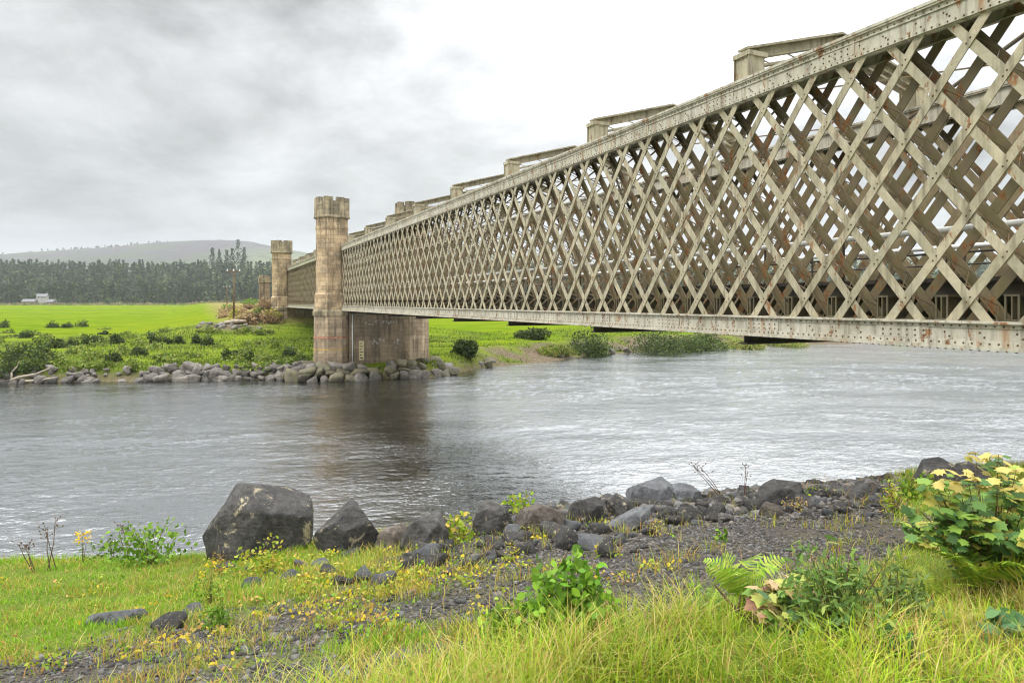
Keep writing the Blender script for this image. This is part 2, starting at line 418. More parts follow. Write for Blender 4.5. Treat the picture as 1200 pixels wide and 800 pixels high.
# bridge axes: D runs along the bridge away from the camera, N across it
D = np.array([-362.0, 800.0])/math.hypot(362, 800); N = np.array([800.0, 362.0])/math.hypot(362, 800)
FOOT = 12.53
def bxy(s, w): return N*(FOOT+w) + D*s
def sw_of(X, Y): return X*D[0]+Y*D[1], X*N[0]+Y*N[1]-FOOT
def far_h(X, Y):
    X = np.asarray(X, float); Y = np.asarray(Y, float)
    tt = Y - shore(X)
    right = sstep(-6, 2, X)
    zl = np.interp(tt, [-8, 0, 1.6, 5, 14, 40], [-2, 0, 1.25, 1.75, 2.0, 2.05])
    zr = np.interp(tt, [-8, 0, 6, 9, 20, 40], [-2, 0, 0.75, 1.9, 2.2, 2.05])
    z = zl*(1-right)+zr*right
    z = z + 2.7*sstep(60, 640, tt)
    s, w = sw_of(X, Y)
    z = z + 2.0*sstep(96, 116, s)*(1-sstep(14, 30, np.abs(w-3.8)))
    emb = sstep(114, 121, s)*(1-sstep(4.5, 15, np.abs(w-3.8)))
    z = np.maximum(z, z*(1-emb)+6.9*emb)
    on = sstep(1, 6, tt)
    z = z + on*(0.30*fbm(X*0.09, Y*0.16, 0, 3, 21)*sstep(140, 90, Y) + 0.14*fbm(X*0.5, Y*0.5, 0, 3, 5)*sstep(160, 100, Y))
    # the wooded rise beyond the field
    z = z + 42*sstep(690, 1010, Y + 30*fbm(X*0.004, 0, 0, 2, 4))*(1-0.6*sstep(1100, 1600, Y))
    return z
def ray_far(px, py, y0=60.0):
    Y = np.arange(y0, 900, 0.1); X = (px-600)/F*Y; Z = EYE-(py-354)/F*Y
    hit = np.nonzero(far_h(X, Y) >= Z)[0]
    i = hit[0] if len(hit) else len(Y)-1
    return float(X[i]), float(Y[i]), float(far_h(X[i], Y[i]))
def grid(name, xs, ys, hf, mat, colf=None, smooth=True):
    X, Y = np.meshgrid(xs, ys); Z = hf(X, Y)
    V = np.stack([X.ravel(), Y.ravel(), Z.ravel()], 1)
    nx, ny = len(xs), len(ys)
    i = np.arange(ny-1)[:, None]*nx + np.arange(nx-1)[None, :]
    q = np.stack([i, i+1, i+nx+1, i+nx], -1).reshape(-1, 4)
    me = np_mesh(name, V, [q], mat, colf(X, Y, Z) if colf else None, smooth)
    return link(name, me)

# foreground cover, as regions of the bank
LA = ([0, 200, 400, 520, 620, 740, 860, 1000, 1080, 1200, 1500], [905, 880, 826, 790, 760, 728, 712, 680, 630, 590, 560])
LB = ([-300, 0, 120, 250, 330, 430, 470], [790, 768, 748, 722, 704, 672, 600])
def cover(X, Y):
    """(long grass, turf, weeds) of the near bank at a point"""
    Z = near_h(X, Y); px, py = proj(X, Y, Z)
    j = 14*fbm(X*0.9, Y*0.9, 0, 3, 31)
    longg = sstep(-12, 10, py - np.interp(px, *LA) + j)
    turf = sstep(-14, 12, np.interp(px, *LB) - py + 1.6*j)*(px < 470)
    weeds = np.exp(-((px-400)/150)**2)*np.exp(-((py-672)/38)**2)
    strip = np.exp(-(((px-445)/95)**2)) * 1.3*np.exp(-((py-(753-0.16*(px-445)))/15)**2) + np.exp(-((px-255)/70)**2)*np.exp(-((py-778)/9)**2)*0.8
    rgt = sstep(1030, 1070, px)*sstep(625, 590, py)
    back = sstep(1.5, 0.2, Y)
    far_l = sstep(-8, -14, X)
    return np.clip(np.maximum(longg, back), 0, 1), np.clip(np.maximum.reduce([turf, strip*0.9, rgt, far_l]), 0, 1), np.clip(weeds, 0, 1)

# ------------------------------------------------------------------ ground, water, hills
def near_col(X, Y, Z):
    lg, tf, wd = cover(X, Y)
    c = np.zeros((X.size, 3)); c[:, 0] = np.clip(np.maximum(np.maximum(lg, tf), 0.55*wd), 0, 1).ravel()
    return c
xs = np.concatenate([np.linspace(-400, -30, 25), np.linspace(-28, -12.2, 30), np.arange(-12, 14, 0.085), np.linspace(14.2, 30, 30), np.linspace(32, 400, 25)])
ys = np.concatenate([np.linspace(-300, -6, 22), np.linspace(-5, 2.2, 20), np.arange(2.3, 15, 0.085), np.linspace(15.2, 24, 16)])
tag(grid('near_bank', xs, ys, near_h, M['bank'], near_col), 'gravelly near river bank with turf and a stony track', kind='structure')
def far_col(X, Y, Z):
    tt = Y-shore(X); c = np.zeros((X.size, 3))
    j = 16*fbm(X*0.05, Y*0.1, 0, 4, 8)
    px, py = proj(X, Y, Z)
    fld = np.where(X < -5, sstep(106, 124, Y+j), sstep(12, 22, tt+j))
    shingle = sstep(-8, 0, X)*sstep(11+2*fbm(X*.3, Y*.3, 0, 2, 2), 7, tt)*(1-0.65*sstep(0.1, 0.3, fbm(X*0.25, Y*0.35, 0, 3, 61)))
    low = sstep(1.5, 0.3, tt)*0.85
    pile = np.exp(-((px-272)/34)**2)*np.exp(-((py-383)/4.0)**2)*(Y < 140)*1.3
    s, w = sw_of(X, Y)
    br = sstep(112, 118, s)*(1-sstep(10, 16, np.abs(w-3.8)))*0.9
    br = np.maximum(br, sstep(640, 660, Y)*sstep(712, 690, Y)*0.9)
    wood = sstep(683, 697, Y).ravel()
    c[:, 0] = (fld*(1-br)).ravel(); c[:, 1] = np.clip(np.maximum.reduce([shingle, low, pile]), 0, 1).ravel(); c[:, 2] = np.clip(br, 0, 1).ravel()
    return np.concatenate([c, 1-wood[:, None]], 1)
xs = np.concatenate([np.linspace(-3500, -320, 40), np.linspace(-310, -85, 60), np.arange(-84, 84, 0.6), np.linspace(85, 310, 60), np.linspace(320, 3500, 40)])
ys = np.concatenate([np.linspace(30, 55, 10), np.arange(56, 150, 0.5), np.linspace(151, 320, 90), np.linspace(324, 1250, 120)])
tag(grid('floodplain', xs, ys, far_h, M['meadow'], far_col), 'flat green floodplain across the river', kind='structure')
# the river
def wave(X, Y):
    big = sstep(-0.25, 0.35, fbm(X*0.045, Y*0.10, 0, 3, 90))
    amp = 0.45+0.75*big
    c, sn = math.cos(0.22), math.sin(0.22); U, W_ = X*c+Y*sn, -X*sn+Y*c
    h = 0.050*fbm(U*0.35, W_*0.75, 0, 2, 91) + 0.040*fbm(U*1.1, W_*2.7, 0, 2, 92) + 0.034*fbm(U*3.0, W_*6.2, 0, 2, 93)
    return h*amp
yy = [13.2]
while yy[-1] < 135: yy.append(yy[-1]+max(0.05, yy[-1]**2/(683*7.5)/1.6))
yy = np.concatenate([[3, 9], yy, np.linspace(140, 760, 20)])
uu = np.concatenate([[-60, -20, -8, -3, -1.6, -1.1], np.linspace(-0.86, 0.86, 900), [1.1, 1.6, 3, 8, 20, 60]])
YY, UU = np.meshgrid(yy, uu, indexing='ij'); XX = UU*YY
ZZ = wave(XX, YY)
nx = len(uu); ii = np.arange(len(yy)-1)[:, None]*nx + np.arange(nx-1)[None, :]
me = np_mesh('river', np.stack([XX.ravel(), YY.ravel(), ZZ.ravel()], 1), [np.stack([ii, ii+1, ii+nx+1, ii+nx], -1).reshape(-1, 4)], M['water'], None, True)
tag(link('river', me), 'broad rippled grey river', kind='structure')
RX = [-4500, -3200, -2250, -2000, -1690, -1500, -1310, -1160, -1060, -950, -750, 0, 1500, 4500]
RY = [120, 150, 195, 218, 240, 256, 266, 266, 246, 225, 190, 150, 200, 240]
QX = [-4500, -2500, -1700, -1250, -1000, -820, -640, -350, 200, 900, 2000, 4500]
QY = [0, 0, 60, 230, 320, 372, 425, 360, 250, 190, 240, 260]
def hill_h(X, Y):
    r1 = np.interp(X*3000/np.maximum(Y, 500)*0.5+X*0.5, RX, RY)*np.exp(-((Y-3000)/1050)**2)
    r2 = np.interp(X, QX, QY)*np.exp(-((Y-4100)/900)**2)
    z = np.maximum(r1, r2)
    return z + (14*fbm(X*0.002, Y*0.002, 0, 5, 12) + 4*fbm(X*0.02, Y*0.02, 0, 3, 15))*sstep(10, 90, z) - 4*sstep(40, 0, z)
def hill_col(X, Y, Z):
    c = np.zeros((X.size, 3)); c[:, 0] = (sstep(-1150, -800, X)*0.6+0.10*sstep(150, 60, Z)).ravel(); return c
tag(grid('hills', np.linspace(-5200, 5200, 330), np.linspace(1150, 5600, 150), hill_h, M['moor'], hill_col), 'heather moorland hills fading in the haze', kind='structure')

# ------------------------------------------------------------------ the iron spans
ZB0, ZB1 = 6.66, 7.16     # bottom chord
ZT0, ZT1 = 12.60, 13.15   # top chord
WID = 7.1                 # across, outer web to outer web
PITCH = 1.2375; PH = 15.55; RUN = 3.5*1.2375/5.44
RZ = math.atan2(-D[1], -D[0])
# mirrored truss: w -> WID - w
def make_span(s0, s1, label, detail):
    sr = (s0+s1)/2
    p = bxy(sr, 0)
    root = empty('lattice_girder_span', (p[0], p[1], ZB0), RZ, label, 'bridge span')
    L = lambda s, w, z: Vector((-(s-sr), w, z-ZB0))
    def sbox(mb, a, b, w0, w1, z0, z1): mb.box(-(b-sr), -(a-sr), w0, w1, z0-ZB0, z1-ZB0)
    def mir(far): return (lambda w: WID-w) if far else (lambda w: w)
    for far in (False, True):
        m = mir(far); sgn = 1 if far else -1
        def wb(mb, a, b, w0, w1, z0, z1):
            x, y = sorted((m(w0), m(w1))); sbox(mb, a, b, x, y, z0, z1)
        # ---- top chord
        mb = MB()
        wb(mb, s0, s1, -0.02, 0.02, ZT0+0.02, ZT1-0.10)
        wb(mb, s0, s1, 0.72, 0.76, ZT0+0.02, ZT1-0.10)
        wb(mb, s0, s1, -0.12, 0.86, ZT1-0.06, ZT1)
        wb(mb, s0, s1, -0.10, 0.84, ZT1-0.10, ZT1-0.06)
        wb(mb, s0, s1, -0.05, -0.02, ZT1-0.20, ZT1-0.10)
        wb(mb, s0, s1, -0.036, -0.02, ZT0+0.025, ZT0+0.11)
        wb(mb, s0, s1, 0.02, 0.12, ZT0, ZT0+0.019)
        wb(mb, s0, s1, 0.62, 0.72, ZT0, ZT0+0.019)
        # ---- bottom chord
        mc = MB()
        wb(mc, s0, s1, -0.02, 0.02, ZB0+0.06, ZB1-0.04)
        wb(mc, s0, s1, 0.72, 0.76, ZB0+0.06, ZB1-0.04)
        wb(mc, s0, s1, -0.12, 0.86, ZB0, ZB0+0.06)
        wb(mc, s0, s1, -0.11, 0.20, ZB1-0.04, ZB1)
        wb(mc, s0, s1, 0.56, 0.85, ZB1-0.04, ZB1)
        wb(mc, s0, s1, -0.055, -0.02, ZB0+0.062, ZB0+0.155)
        wb(mc, s0, s1, -0.040, -0.02, ZB1-0.12, ZB1-0.042)
        # splice plates, then rivets where they can be seen
        k = 0; s = s0+1.6
        while s < s1-1:
            wb(mb, s, s+1.0, -0.034, -0.021, ZT0+0.115, ZT1-0.205)
            wb(mc, s+2.2, min(s+3.3, s1), -0.036, -0.021, ZB0+0.16, ZB1-0.125)
            if k % 2 == 0: wb(mb, s+0.1, s+0.16, -0.05, -0.0345, ZT0+0.115, ZT1-0.205)
            s += 3.71; k += 1
        if detail and not far:
            ax = (0, -1, 0)
            s = s0+0.1
            while s < 40:
                r = 0.020 if s < 24 else 0.022
                mb.dome(L(s, -0.05, ZT1-0.15), ax, r, 0.016)
                mb.dome(L(s, -0.036, ZT0+0.065), ax, r, 0.016)
                mc.dome(L(s, -0.055, ZB0+0.11), ax, r, 0.018)
                mc.dome(L(s+0.075, -0.040, ZB1-0.085), ax, r, 0.016)
                mc.dome(L(s, -0.09, ZB0-0.0), (0, 0, -1), 0.024, 0.022)
                s += 0.15
            s = s0+1.6; 
            while s < 40:
                for i in range(6):
                    for q in range(2):
                        mb.dome(L(s+0.12+i*0.155, -0.034, ZT0+0.17+q*0.11), ax, 0.021, 0.016)
                        mc.dome(L(s+2.3+i*0.17, -0.036, ZB0+0.21+q*0.10), ax, 0.021, 0.016)
                s += 3.71
            for kk in range(-12, 22):
                for (ds, zz, mm) in ((0, ZB0+0.22, mc), (0.09, ZB0+0.30, mc), (0.62, ZB0+0.22, mc), (0.70, ZB0+0.30, mc)):
                    ss = PH+kk*PITCH+ds
                    if s0 < ss < 40: mm.dome(L(ss, -0.0195, zz), ax, 0.021, 0.018)
                for (ds, zz) in ((0, ZT0+0.16), (0.11, ZT0+0.26), (0.05, ZT0+0.21), (0.55, ZT0+0.16), (0.65, ZT0+0.26)):
                    ss = PH+kk*PITCH+ds
                    if s0 < ss < 40: mb.dome(L(ss, -0.0195, zz), ax, 0.021, 0.018)
        mb.build('top_chord', M['chord'], root); mc.build('bottom_chord', M['chord'], root)
        # ---- lattice
        rest_t, rest_s = MB(), MB()
        za, zb_ = ZB1-0.10, ZT0+0.10
        zmid = (ZB1, ZT0)
        def line(sb, way, z):   # s of a bar that stands at sb on the bottom chord
            return sb - way*(z-ZB1)*RUN
        def clipz(sb, way):
            """the z-range over which the bar stays within the span"""
            lo, hi = za, zb_
            # s = sb - way*(z-ZB1)*RUN
            e = []
            for lim in (s0, s1): e.append(ZB1+(sb-lim)/(way*RUN))
            a_, b_ = min(e), max(e)
            return max(lo, a_), min(hi, b_)
        nk = int((s1-s0)/PITCH)+14
        k0 = int((s0-PH)/PITCH)-7
        bars = []
        for k in range(k0, k0+nk):
            for way, off in ((1, 0.0), (-1, 0.5)):
                sb = PH+(k+off)*PITCH
                a_, b_ = clipz(sb, way)
                if b_-a_ > 0.5: bars.append((sb, way, a_, b_))
        bars.sort(key=lambda b: line(b[0], b[1], (b[2]+b[3])/2))
        for sb, way, a_, b_ in bars:
            p0s, p1s = line(sb, way, a_), line(sb, way, b_)
            dirv = (L(p1s, 0, b_)-L(p0s, 0, a_)).normalized()
            across = Vector((-dirv.z, 0, dirv.x))      # within the web plane
            out = Vector((0, 1, 0))
            if way == 1:      # flat tie, outer and inner web
                for w, mat, nm in ((0.036, 'steel', 0), (0.66, 'steel', 1)):
                    own = detail and not far and nm == 0
                    mm = MB() if own else rest_t
                    hw = 0.086 if own else 0.10
                    jit = Vector((0, rng.uniform(-.003, .003), 0))
                    mm.bar(L(p0s, m(w), a_)+jit, L(p1s, m(w), b_)+jit, across*hw, out*0.012)
                    if own:
                        if (p0s+p1s)/2 < 34:     # rivets where it crosses each strut
                            for q in range(-6, 12):
                                sc_ = PH+(round((sb-PH)/PITCH)-q+0.5)*PITCH
                                z_ = ZB1 + (sb-sc_)/(2*RUN)
                                if a_+0.1 < z_ < b_-0.1:
                                    c_ = L(line(sb, 1, z_), w-0.012, z_)
                                    mm.dome(c_+dirv*0.055, (0, -1, 0), 0.02, 0.016); mm.dome(c_-dirv*0.055, (0, -1, 0), 0.02, 0.016)
                        mm.build('tension_bar', M['steel'], root)
            else:             # laced strut: two flats with flanges, tied by zigzag lacing
                own = detail and not far
                mm = MB() if own else None
                lc = mm if own else rest_s
                hw = 0.084
                (mm if own else rest_s).bar(L(p0s, m(0.064), a_), L(p1s, m(0.064), b_), across*hw, out*0.012)
                # flange and inner flat
                ln = (L(p1s, 0, b_)-L(p0s, 0, a_)).length
                lc.bar(L(p0s, m(0.092), a_), L(p1s, m(0.092), b_), across*0.010, out*0.016)
                lc.bar(L(p0s, m(0.585), a_)+across*(hw-0.012), L(p1s, m(0.585), b_)+across*(hw-0.012), across*0.010, out*0.038)
                lc.bar(L(p0s, m(0.636), a_), L(p1s, m(0.636), b_), across*hw*1.18, out*0.011)
                n = max(2, int(ln/0.42))
                for q in range(n):
                    t0, t1 = q/n, (q+1)/n
                    A = L(p0s+(p1s-p0s)*t0, m(0.09 if q % 2 else 0.62), a_+(b_-a_)*t0)
                    B = L(p0s+(p1s-p0s)*t1, m(0.62 if q % 2 else 0.09), a_+(b_-a_)*t1)
                    dd = (B-A).normalized(); nn = dd.cross(across).normalized()
                    lc.bar(A+across*0.06, B+across*0.06, nn*0.026, across*0.006)
                    if not far: lc.bar(L(p0s+(p1s-p0s)*t0, m(0.62 if q % 2 else 0.09), a_+(b_-a_)*t0)-across*0.06, L(p0s+(p1s-p0s)*t1, m(0.09 if q % 2 else 0.62), a_+(b_-a_)*t1)-across*0.06, nn*0.022, across*0.006)
                if own:
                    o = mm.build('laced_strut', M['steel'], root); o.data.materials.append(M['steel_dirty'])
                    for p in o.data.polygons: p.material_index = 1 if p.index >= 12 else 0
        if rest_t.v:
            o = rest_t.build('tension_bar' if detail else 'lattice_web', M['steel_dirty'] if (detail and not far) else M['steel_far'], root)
            if detail: o['kind'] = 'stuff'
        if rest_s.v:
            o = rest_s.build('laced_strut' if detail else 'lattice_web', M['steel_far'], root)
            if detail: o['kind'] = 'stuff'
        # ---- end posts
        for e in (s0, s1):
            mm = MB(); a, b = (e, e+0.35) if e == s0 else (e-0.35, e)
            wb(mm, a, b, 0.13, 0.61, ZB1, ZT0); mm.build('end_post', M['steel'], root)
    # ---- arched cross frames over the top
    kp = 0
    first = 6.1 if s0 < 60 else 6.1+7.46*9
    s = first
    while s < s1-1.0:
        if s > s0+0.6:
            mm = MB()
            for far in (False, True):
                c = WID-0.37 if far else 0.37
                mm.box(-(s-sr)-0.24, -(s-sr)+0.24, c-0.26, c+0.26, ZT1-ZB0+0.002, 13.78-ZB0)
                mm.box(-(s-sr)-0.29, -(s-sr)+0.29, c-0.32, c+0.32, 13.78-ZB0, 13.90-ZB0)
                for e in (-1, 1):
                    mm.box(-(s-sr)+e*0.255-0.012, -(s-sr)+e*0.255+0.012, c-0.30, c-0.14, ZT1-ZB0+0.003, 13.777-ZB0)
            n = 14; w0, w1 = 0.12, WID-0.12
            def arc(i): 
                u = abs(2*i/n-1); return 13.99+0.93*(1-u)
            for i in range(n):
                wa, wb2 = w0+(w1-w0)*i/n, w0+(w1-w0)*(i+1)/n
                A, B = L(s, wa, arc(i)), L(s, wb2, arc(i+1))
                d_ = (B-A).normalized(); up = Vector((1, 0, 0)).cross(d_).normalized(); up = up if up.z > 0 else -up
                mm.bar(A, B, Vector((0.17, 0, 0)), up*0.028)
                mm.bar(A-up*0.135, B-up*0.135, Vector((0.012, 0, 0)), up*0.12)
                mm.bar(A-up*0.27, B-up*0.27, Vector((0.11, 0, 0)), up*0.012)
                if 0 < i < n-1:
                    dz = Vector((0, 0, -0.50))
                    mm.bar(A+dz, B+dz, Vector((0.12, 0, 0)), up*0.03)
                    if i % 2: mm.bar(A-up*0.28, B+dz, Vector((0.02, 0, 0)), Vector((0, 0.03, 0)))
            mm.build('cross_frame', M['steel'], root)
            # deep cross girder under the deck at the same place
            g = MB()
            sbox(g, s-0.16, s+0.16, 0.15, WID-0.15, 6.42, 6.46); sbox(g, s-0.02, s+0.02, 0.18, WID-0.18, 6.46, 6.655)
            sbox(g, s-0.02, s+0.02, 0.88, WID-0.88, 6.655, 7.15)
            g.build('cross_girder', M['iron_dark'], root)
        s += 7.46
    # overhead wind bracing
    s = first
    mm = MB()
    while s < s1-8:
        if s > s0:
            for a, b in ((0.8, WID-0.8), (WID-0.8, 0.8)):
                za_ = ZT0+0.2 if a < b else ZT0+0.26
                mm.bar(L(s, a, za_), L(s+7.46, b, za_), Vector((0.04, 0.03, 0)), Vector((0, 0, 0.02)))
        s += 7.46
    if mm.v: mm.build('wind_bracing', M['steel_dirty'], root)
    # ---- floor
    k = int((s0-PH)/PITCH)
    while PH+k*PITCH < s1-0.3:
        s = PH+(k+0.0)*PITCH+0.30
        if s > s0+0.3:
            g = MB()
            sbox(g, s-0.13, s+0.13, 0.20, WID-0.20, ZB1+0.003, ZB1+0.04)
            sbox(g, s-0.012, s+0.012, 0.20, WID-0.20, ZB1+0.04, 7.60)
            sbox(g, s-0.13, s+0.13, 0.20, WID-0.20, 7.60, 7.635)
            for c in (0.22, WID-0.22):
                sbox(g, s-0.125, s-0.09, c-0.015, c+0.015, ZB1+0.04, 7.60); sbox(g, s+0.09, s+0.125, c-0.015, c+0.015, ZB1+0.04, 7.60)
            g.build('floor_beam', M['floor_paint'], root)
        k += 1
    for c in (1.15, 2.75, 4.35, 5.95):
        g = MB(); sbox(g, s0, s1, c-0.12, c+0.12, 7.637, 7.665); sbox(g, s0, s1, c-0.02, c+0.02, 7.665, 7.87); sbox(g, s0, s1, c-0.12, c+0.12, 7.87, 7.90)
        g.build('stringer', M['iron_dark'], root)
    g = MB()
    s = s0
    while s < s1:
        sbox(g, s, min(s+0.27, s1), 0.95+rng.uniform(0, .03), WID-0.95, 7.903, 7.98+rng.uniform(0, .01)); s += 0.285
    g.build('timber_deck', M['timber'], root)
    for c in (1.30, WID-1.30):
        g = MB(); g.tube(L(s0, c, 8.98), L(s1, c, 8.98), 0.065, n=10)
        rail = g.build('handrail', M['pipe'], root, smooth=True)
        g = MB(); g.tube(L(s0, c, 8.50), L(s1, c, 8.50), 0.025, n=6)
        s = s0+0.6
        while s < s1:
            g.tube(L(s, c, 7.985), L(s, c, 8.90), 0.03, n=6); s += 2.475
        g.build('rail_posts', M['iron_dark'], rail)
    return root
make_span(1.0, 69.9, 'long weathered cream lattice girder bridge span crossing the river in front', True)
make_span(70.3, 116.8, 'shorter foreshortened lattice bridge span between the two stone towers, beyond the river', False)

# ------------------------------------------------------------------ stone pier, abutments
OCT = math.pi/8
def local(root, s, w):
    return bxy(s, w)-np.array([root.location.x, root.location.y])
def turret(root, s, w, zt, zlow, R=1.62, crown_mat='stone_moss', low='stone_red', weeds=False):
    """octagonal crenellated turret: returns nothing, adds parts to root (axes of the world, turned by RZ)"""
    # local frame of root: x = -s, y = w
    x, y = -(s-root['s']), w-root['w']
    zb = root.location.z
    z = lambda a: a-zb
    c = MB()
    c.ring(x, y, [(R*0.985, z(7.55)), (R*0.985, z(zt-3.2)), (R*1.02, z(zt-3.15)), (R*1.02, z(zt-2.95)), (R*0.985, z(zt-2.9)), (R*0.985, z(zt-2.15))], 8, OCT)
    sh = c.build('turret_shaft', M['stone'], root, uv=True)
    # one slit window: thin black strip on the face paints its shaded hollow
    for a in (-1, 0, 1):
        ang = -math.pi/2 + a*math.pi/4 + (math.pi/4 if a == 9 else 0)
        dx, dy = math.cos(ang), math.sin(ang); tx, ty = -dy, dx
        ap = R*0.985*math.cos(OCT)
        if a != 0: continue
        g = MB(); g.bar((x+dx*(ap+0.004), y+dy*(ap+0.004), z(zt-6.4)), (x+dx*(ap+0.004), y+dy*(ap+0.004), z(zt-4.6)), (tx*0.07, ty*0.07, 0), (dx*0.006, dy*0.006, 0))
        g.build('slit_window', M['mark'], sh)
    c = MB()
    c.ring(x, y, [(R*1.0, z(zt-2.148)), (R*1.13, z(zt-2.05)), (R*1.13, z(zt-1.9)), (R*1.09, z(zt-1.85)), (R*1.09, z(zt-0.45))], 8, OCT)
    for i in range(8):   # merlons on each face, two notches round each corner
        for half in (-1, 1):
            a0 = OCT+2*math.pi*i/8
            a1 = a0+2*math.pi/8
            P0 = Vector((math.cos(a0), math.sin(a0), 0))*R*1.09; P1 = Vector((math.cos(a1), math.sin(a1), 0))*R*1.09
            lo, hi = (0.02, 0.40) if half < 0 else (0.60, 0.98)
            A, B = P0.lerp(P1, lo), P0.lerp(P1, hi)
            nrm = ((P0+P1)/2).normalized()
            h = 0.42+random.uniform(-.05, .03)
            ctr = Vector((x, y, 0))
            vs = [ctr+A, ctr+B, ctr+B-nrm*0.32, ctr+A-nrm*0.32]
            vs = [Vector((v.x, v.y, z(zt-0.449))) for v in vs]+[Vector((v.x, v.y, z(zt-0.449)+h)) for v in vs]
            c.add(vs, [(0, 3, 2, 1), (4, 5, 6, 7), (0, 1, 5, 4), (1, 2, 6, 5), (2, 3, 7, 6), (3, 0, 4, 7)])
    c.build('crenellated_crown', M[crown_mat], root, uv=True)
    c = MB()
    c.ring(x, y, [(R*1.06, z(6.82)), (R*1.08, z(6.9)), (R*1.08, z(8.25)), (R*1.0, z(8.42))], 8, OCT)
    c.build('turret_base', M['stone'], root, uv=True)
    c = MB()
    c.ring(x, y, [(R*1.10, z(6.05)), (R*1.18, z(6.15)), (R*1.20, z(6.55)), (R*1.12, z(6.819))], 8, OCT)
    c.build('string_course', M['stone_moss'], root, uv=True)
    c = MB()
    c.ring(x, y, [(R*1.14, z(zlow)), (R*1.10, z(6.049))], 8, OCT)
    c.build('turret_foot', M[low], root, uv=True)
    return x, y
sp = 70.1
px_, py_ = bxy(sp, 3.5)
pier = empty('stone_pier', (px_, py_, 0.3), RZ, 'tall sandstone river pier with twin crenellated octagonal towers, standing on riprap', 'bridge pier')
pier['s'] = sp; pier['w'] = 3.5
for w in (-0.72, 7.55):
    x, y = turret(pier, sp, w, 17.95, 0.3)
    if w < 0:
        R = 1.62
        for z0, z1, mt in ((3.92, 4.07, 'red_band'), (2.78, 2.88, 'yellow_band')):
            c = MB(); r = R*1.135+0.012
            c.ring(x, y, [(r, z0-0.3), (r, z1-0.3)], 8, OCT); c.build('painted_band', M[mt], pier)
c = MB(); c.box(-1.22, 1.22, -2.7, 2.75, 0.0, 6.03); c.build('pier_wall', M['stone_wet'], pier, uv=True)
c = MB(); c.box(-1.42, 1.42, -2.72, 2.77, 6.032, 6.33); c.build('bearing_ledge', M['stone_moss'], pier, uv=True)
c = MB(); c.tube((1.30, -2.42, 1.0), (1.30, -2.42, 6.0), 0.06); c.build('drain_pipe', M['pipe'], pier, smooth=True)
c = MB(); c.box(1.222, 1.27, -1.75, -1.25, 1.4, 3.3); gb = c.build('gauge_board', M['board'], pier)
c = MB()
for i in range(6): c.box(1.2705, 1.276, -1.70, -1.48 if i % 2 else -1.32, 1.55+i*0.29, 1.63+i*0.29)
c.build('gauge_mark', M['mark'], gb)
c = MB()
for i in range(26):   # lime drips on the wall
    y = random.uniform(-1.2, 2.3); z0 = random.choice((3.2, 5.1))+random.uniform(-.3, .25); h = random.uniform(.06, .3)
    c.box(1.222, 1.228, y, y+random.uniform(.05, .2), z0, z0+h)
c.build('lime_deposit', M['white_wall'], pier)

sa = 118.0
qx, qy = bxy(sa, 3.5)
ab = empty('stone_abutment', (qx, qy, 1.5), RZ, 'far bank stone abutment with smaller looking mossy crenellated tower and end pillar', 'bridge abutment')
ab['s'] = sa; ab['w'] = 3.5
for w in (-0.75, 7.55): turret(ab, sa, w, 17.6, 1.5)
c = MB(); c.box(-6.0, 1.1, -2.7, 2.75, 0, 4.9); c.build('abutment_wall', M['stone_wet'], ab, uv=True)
xx, yy = -(127.0-sa), -2.75-3.5
c = MB(); c.box(xx-0.85, xx+0.85, yy-0.85, yy+0.85, 0.5, 9.4); c.build('end_pillar', M['stone_wet'], ab, uv=True)
c = MB(); c.box(xx-0.95, xx+0.95, yy-0.95, yy+0.95, 9.402, 10.3); c.box(xx-0.88, xx+0.88, yy-0.88, yy+0.88, 10.302, 10.7); c.build('pillar_cap', M['stone_moss'], ab, uv=True)
c = MB(); c.bar((-1.4, -4.5, 3.3), (xx+0.9, yy+0.1, 3.3), (0.1, 0.35, 0), (0, 0, 3.2)); c.build('wing_wall', M['stone_wet'], ab, uv=True)
# near abutment, just outside the picture, that carries the near end
nx_, ny_ = bxy(-1.5, 3.5)
nb = empty('stone_abutment', (nx_, ny_, 3.0), RZ, 'low stone abutment carrying the near end of the long bridge span', 'bridge abutment')
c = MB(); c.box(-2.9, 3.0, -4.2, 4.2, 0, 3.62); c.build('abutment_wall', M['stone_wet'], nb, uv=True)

# ------------------------------------------------------------------ rocks
def ico(sub):
    bm = bmesh.new(); bmesh.ops.create_icosphere(bm, subdivisions=sub, radius=1.0)
    V = np.array([v.co[:] for v in bm.verts]); Fc = np.array([[v.index for v in f.verts] for f in bm.faces]); bm.free()
    return V, Fc
def ico0():
    bm = bmesh.new(); bmesh.ops.create_icosphere(bm, subdivisions=1, radius=1.0)
    V = np.array([v.co[:] for v in bm.verts]); Fc = np.array([[v.index for v in f.verts] for f in bm.faces]); bm.free(); return V, Fc
ICO = {k: ico(k) for k in (1, 2, 3, 4, 5)}
def planes_rock(Nn, d, sub, rough, seed, k=26.0):
    V, Fc = ICO[sub]
    q = V@Nn.T/d[None, :]
    q = np.maximum(q, 1e-4)
    r = 1.0/(np.sum(q**k, 1)**(1.0/k))       # soft minimum of the plane distances
    P = V*r[:, None]
    nz = fbm(P[:, 0]*2.3+seed, P[:, 1]*2.3, P[:, 2]*2.3, 4, seed)
    n2 = fbm(P[:, 0]*8+seed, P[:, 1]*8, P[:, 2]*8, 3, seed+3)
    st = fbm(P[:, 0]*1.4+seed*3, P[:, 1]*1.4, P[:, 2]*2.6, 2, seed+9); st = np.round(st*5)/5     # broken ledges
    P = P*(1+rough*nz+rough*0.5*n2+rough*0.9*st)[:, None]
    return P, Fc
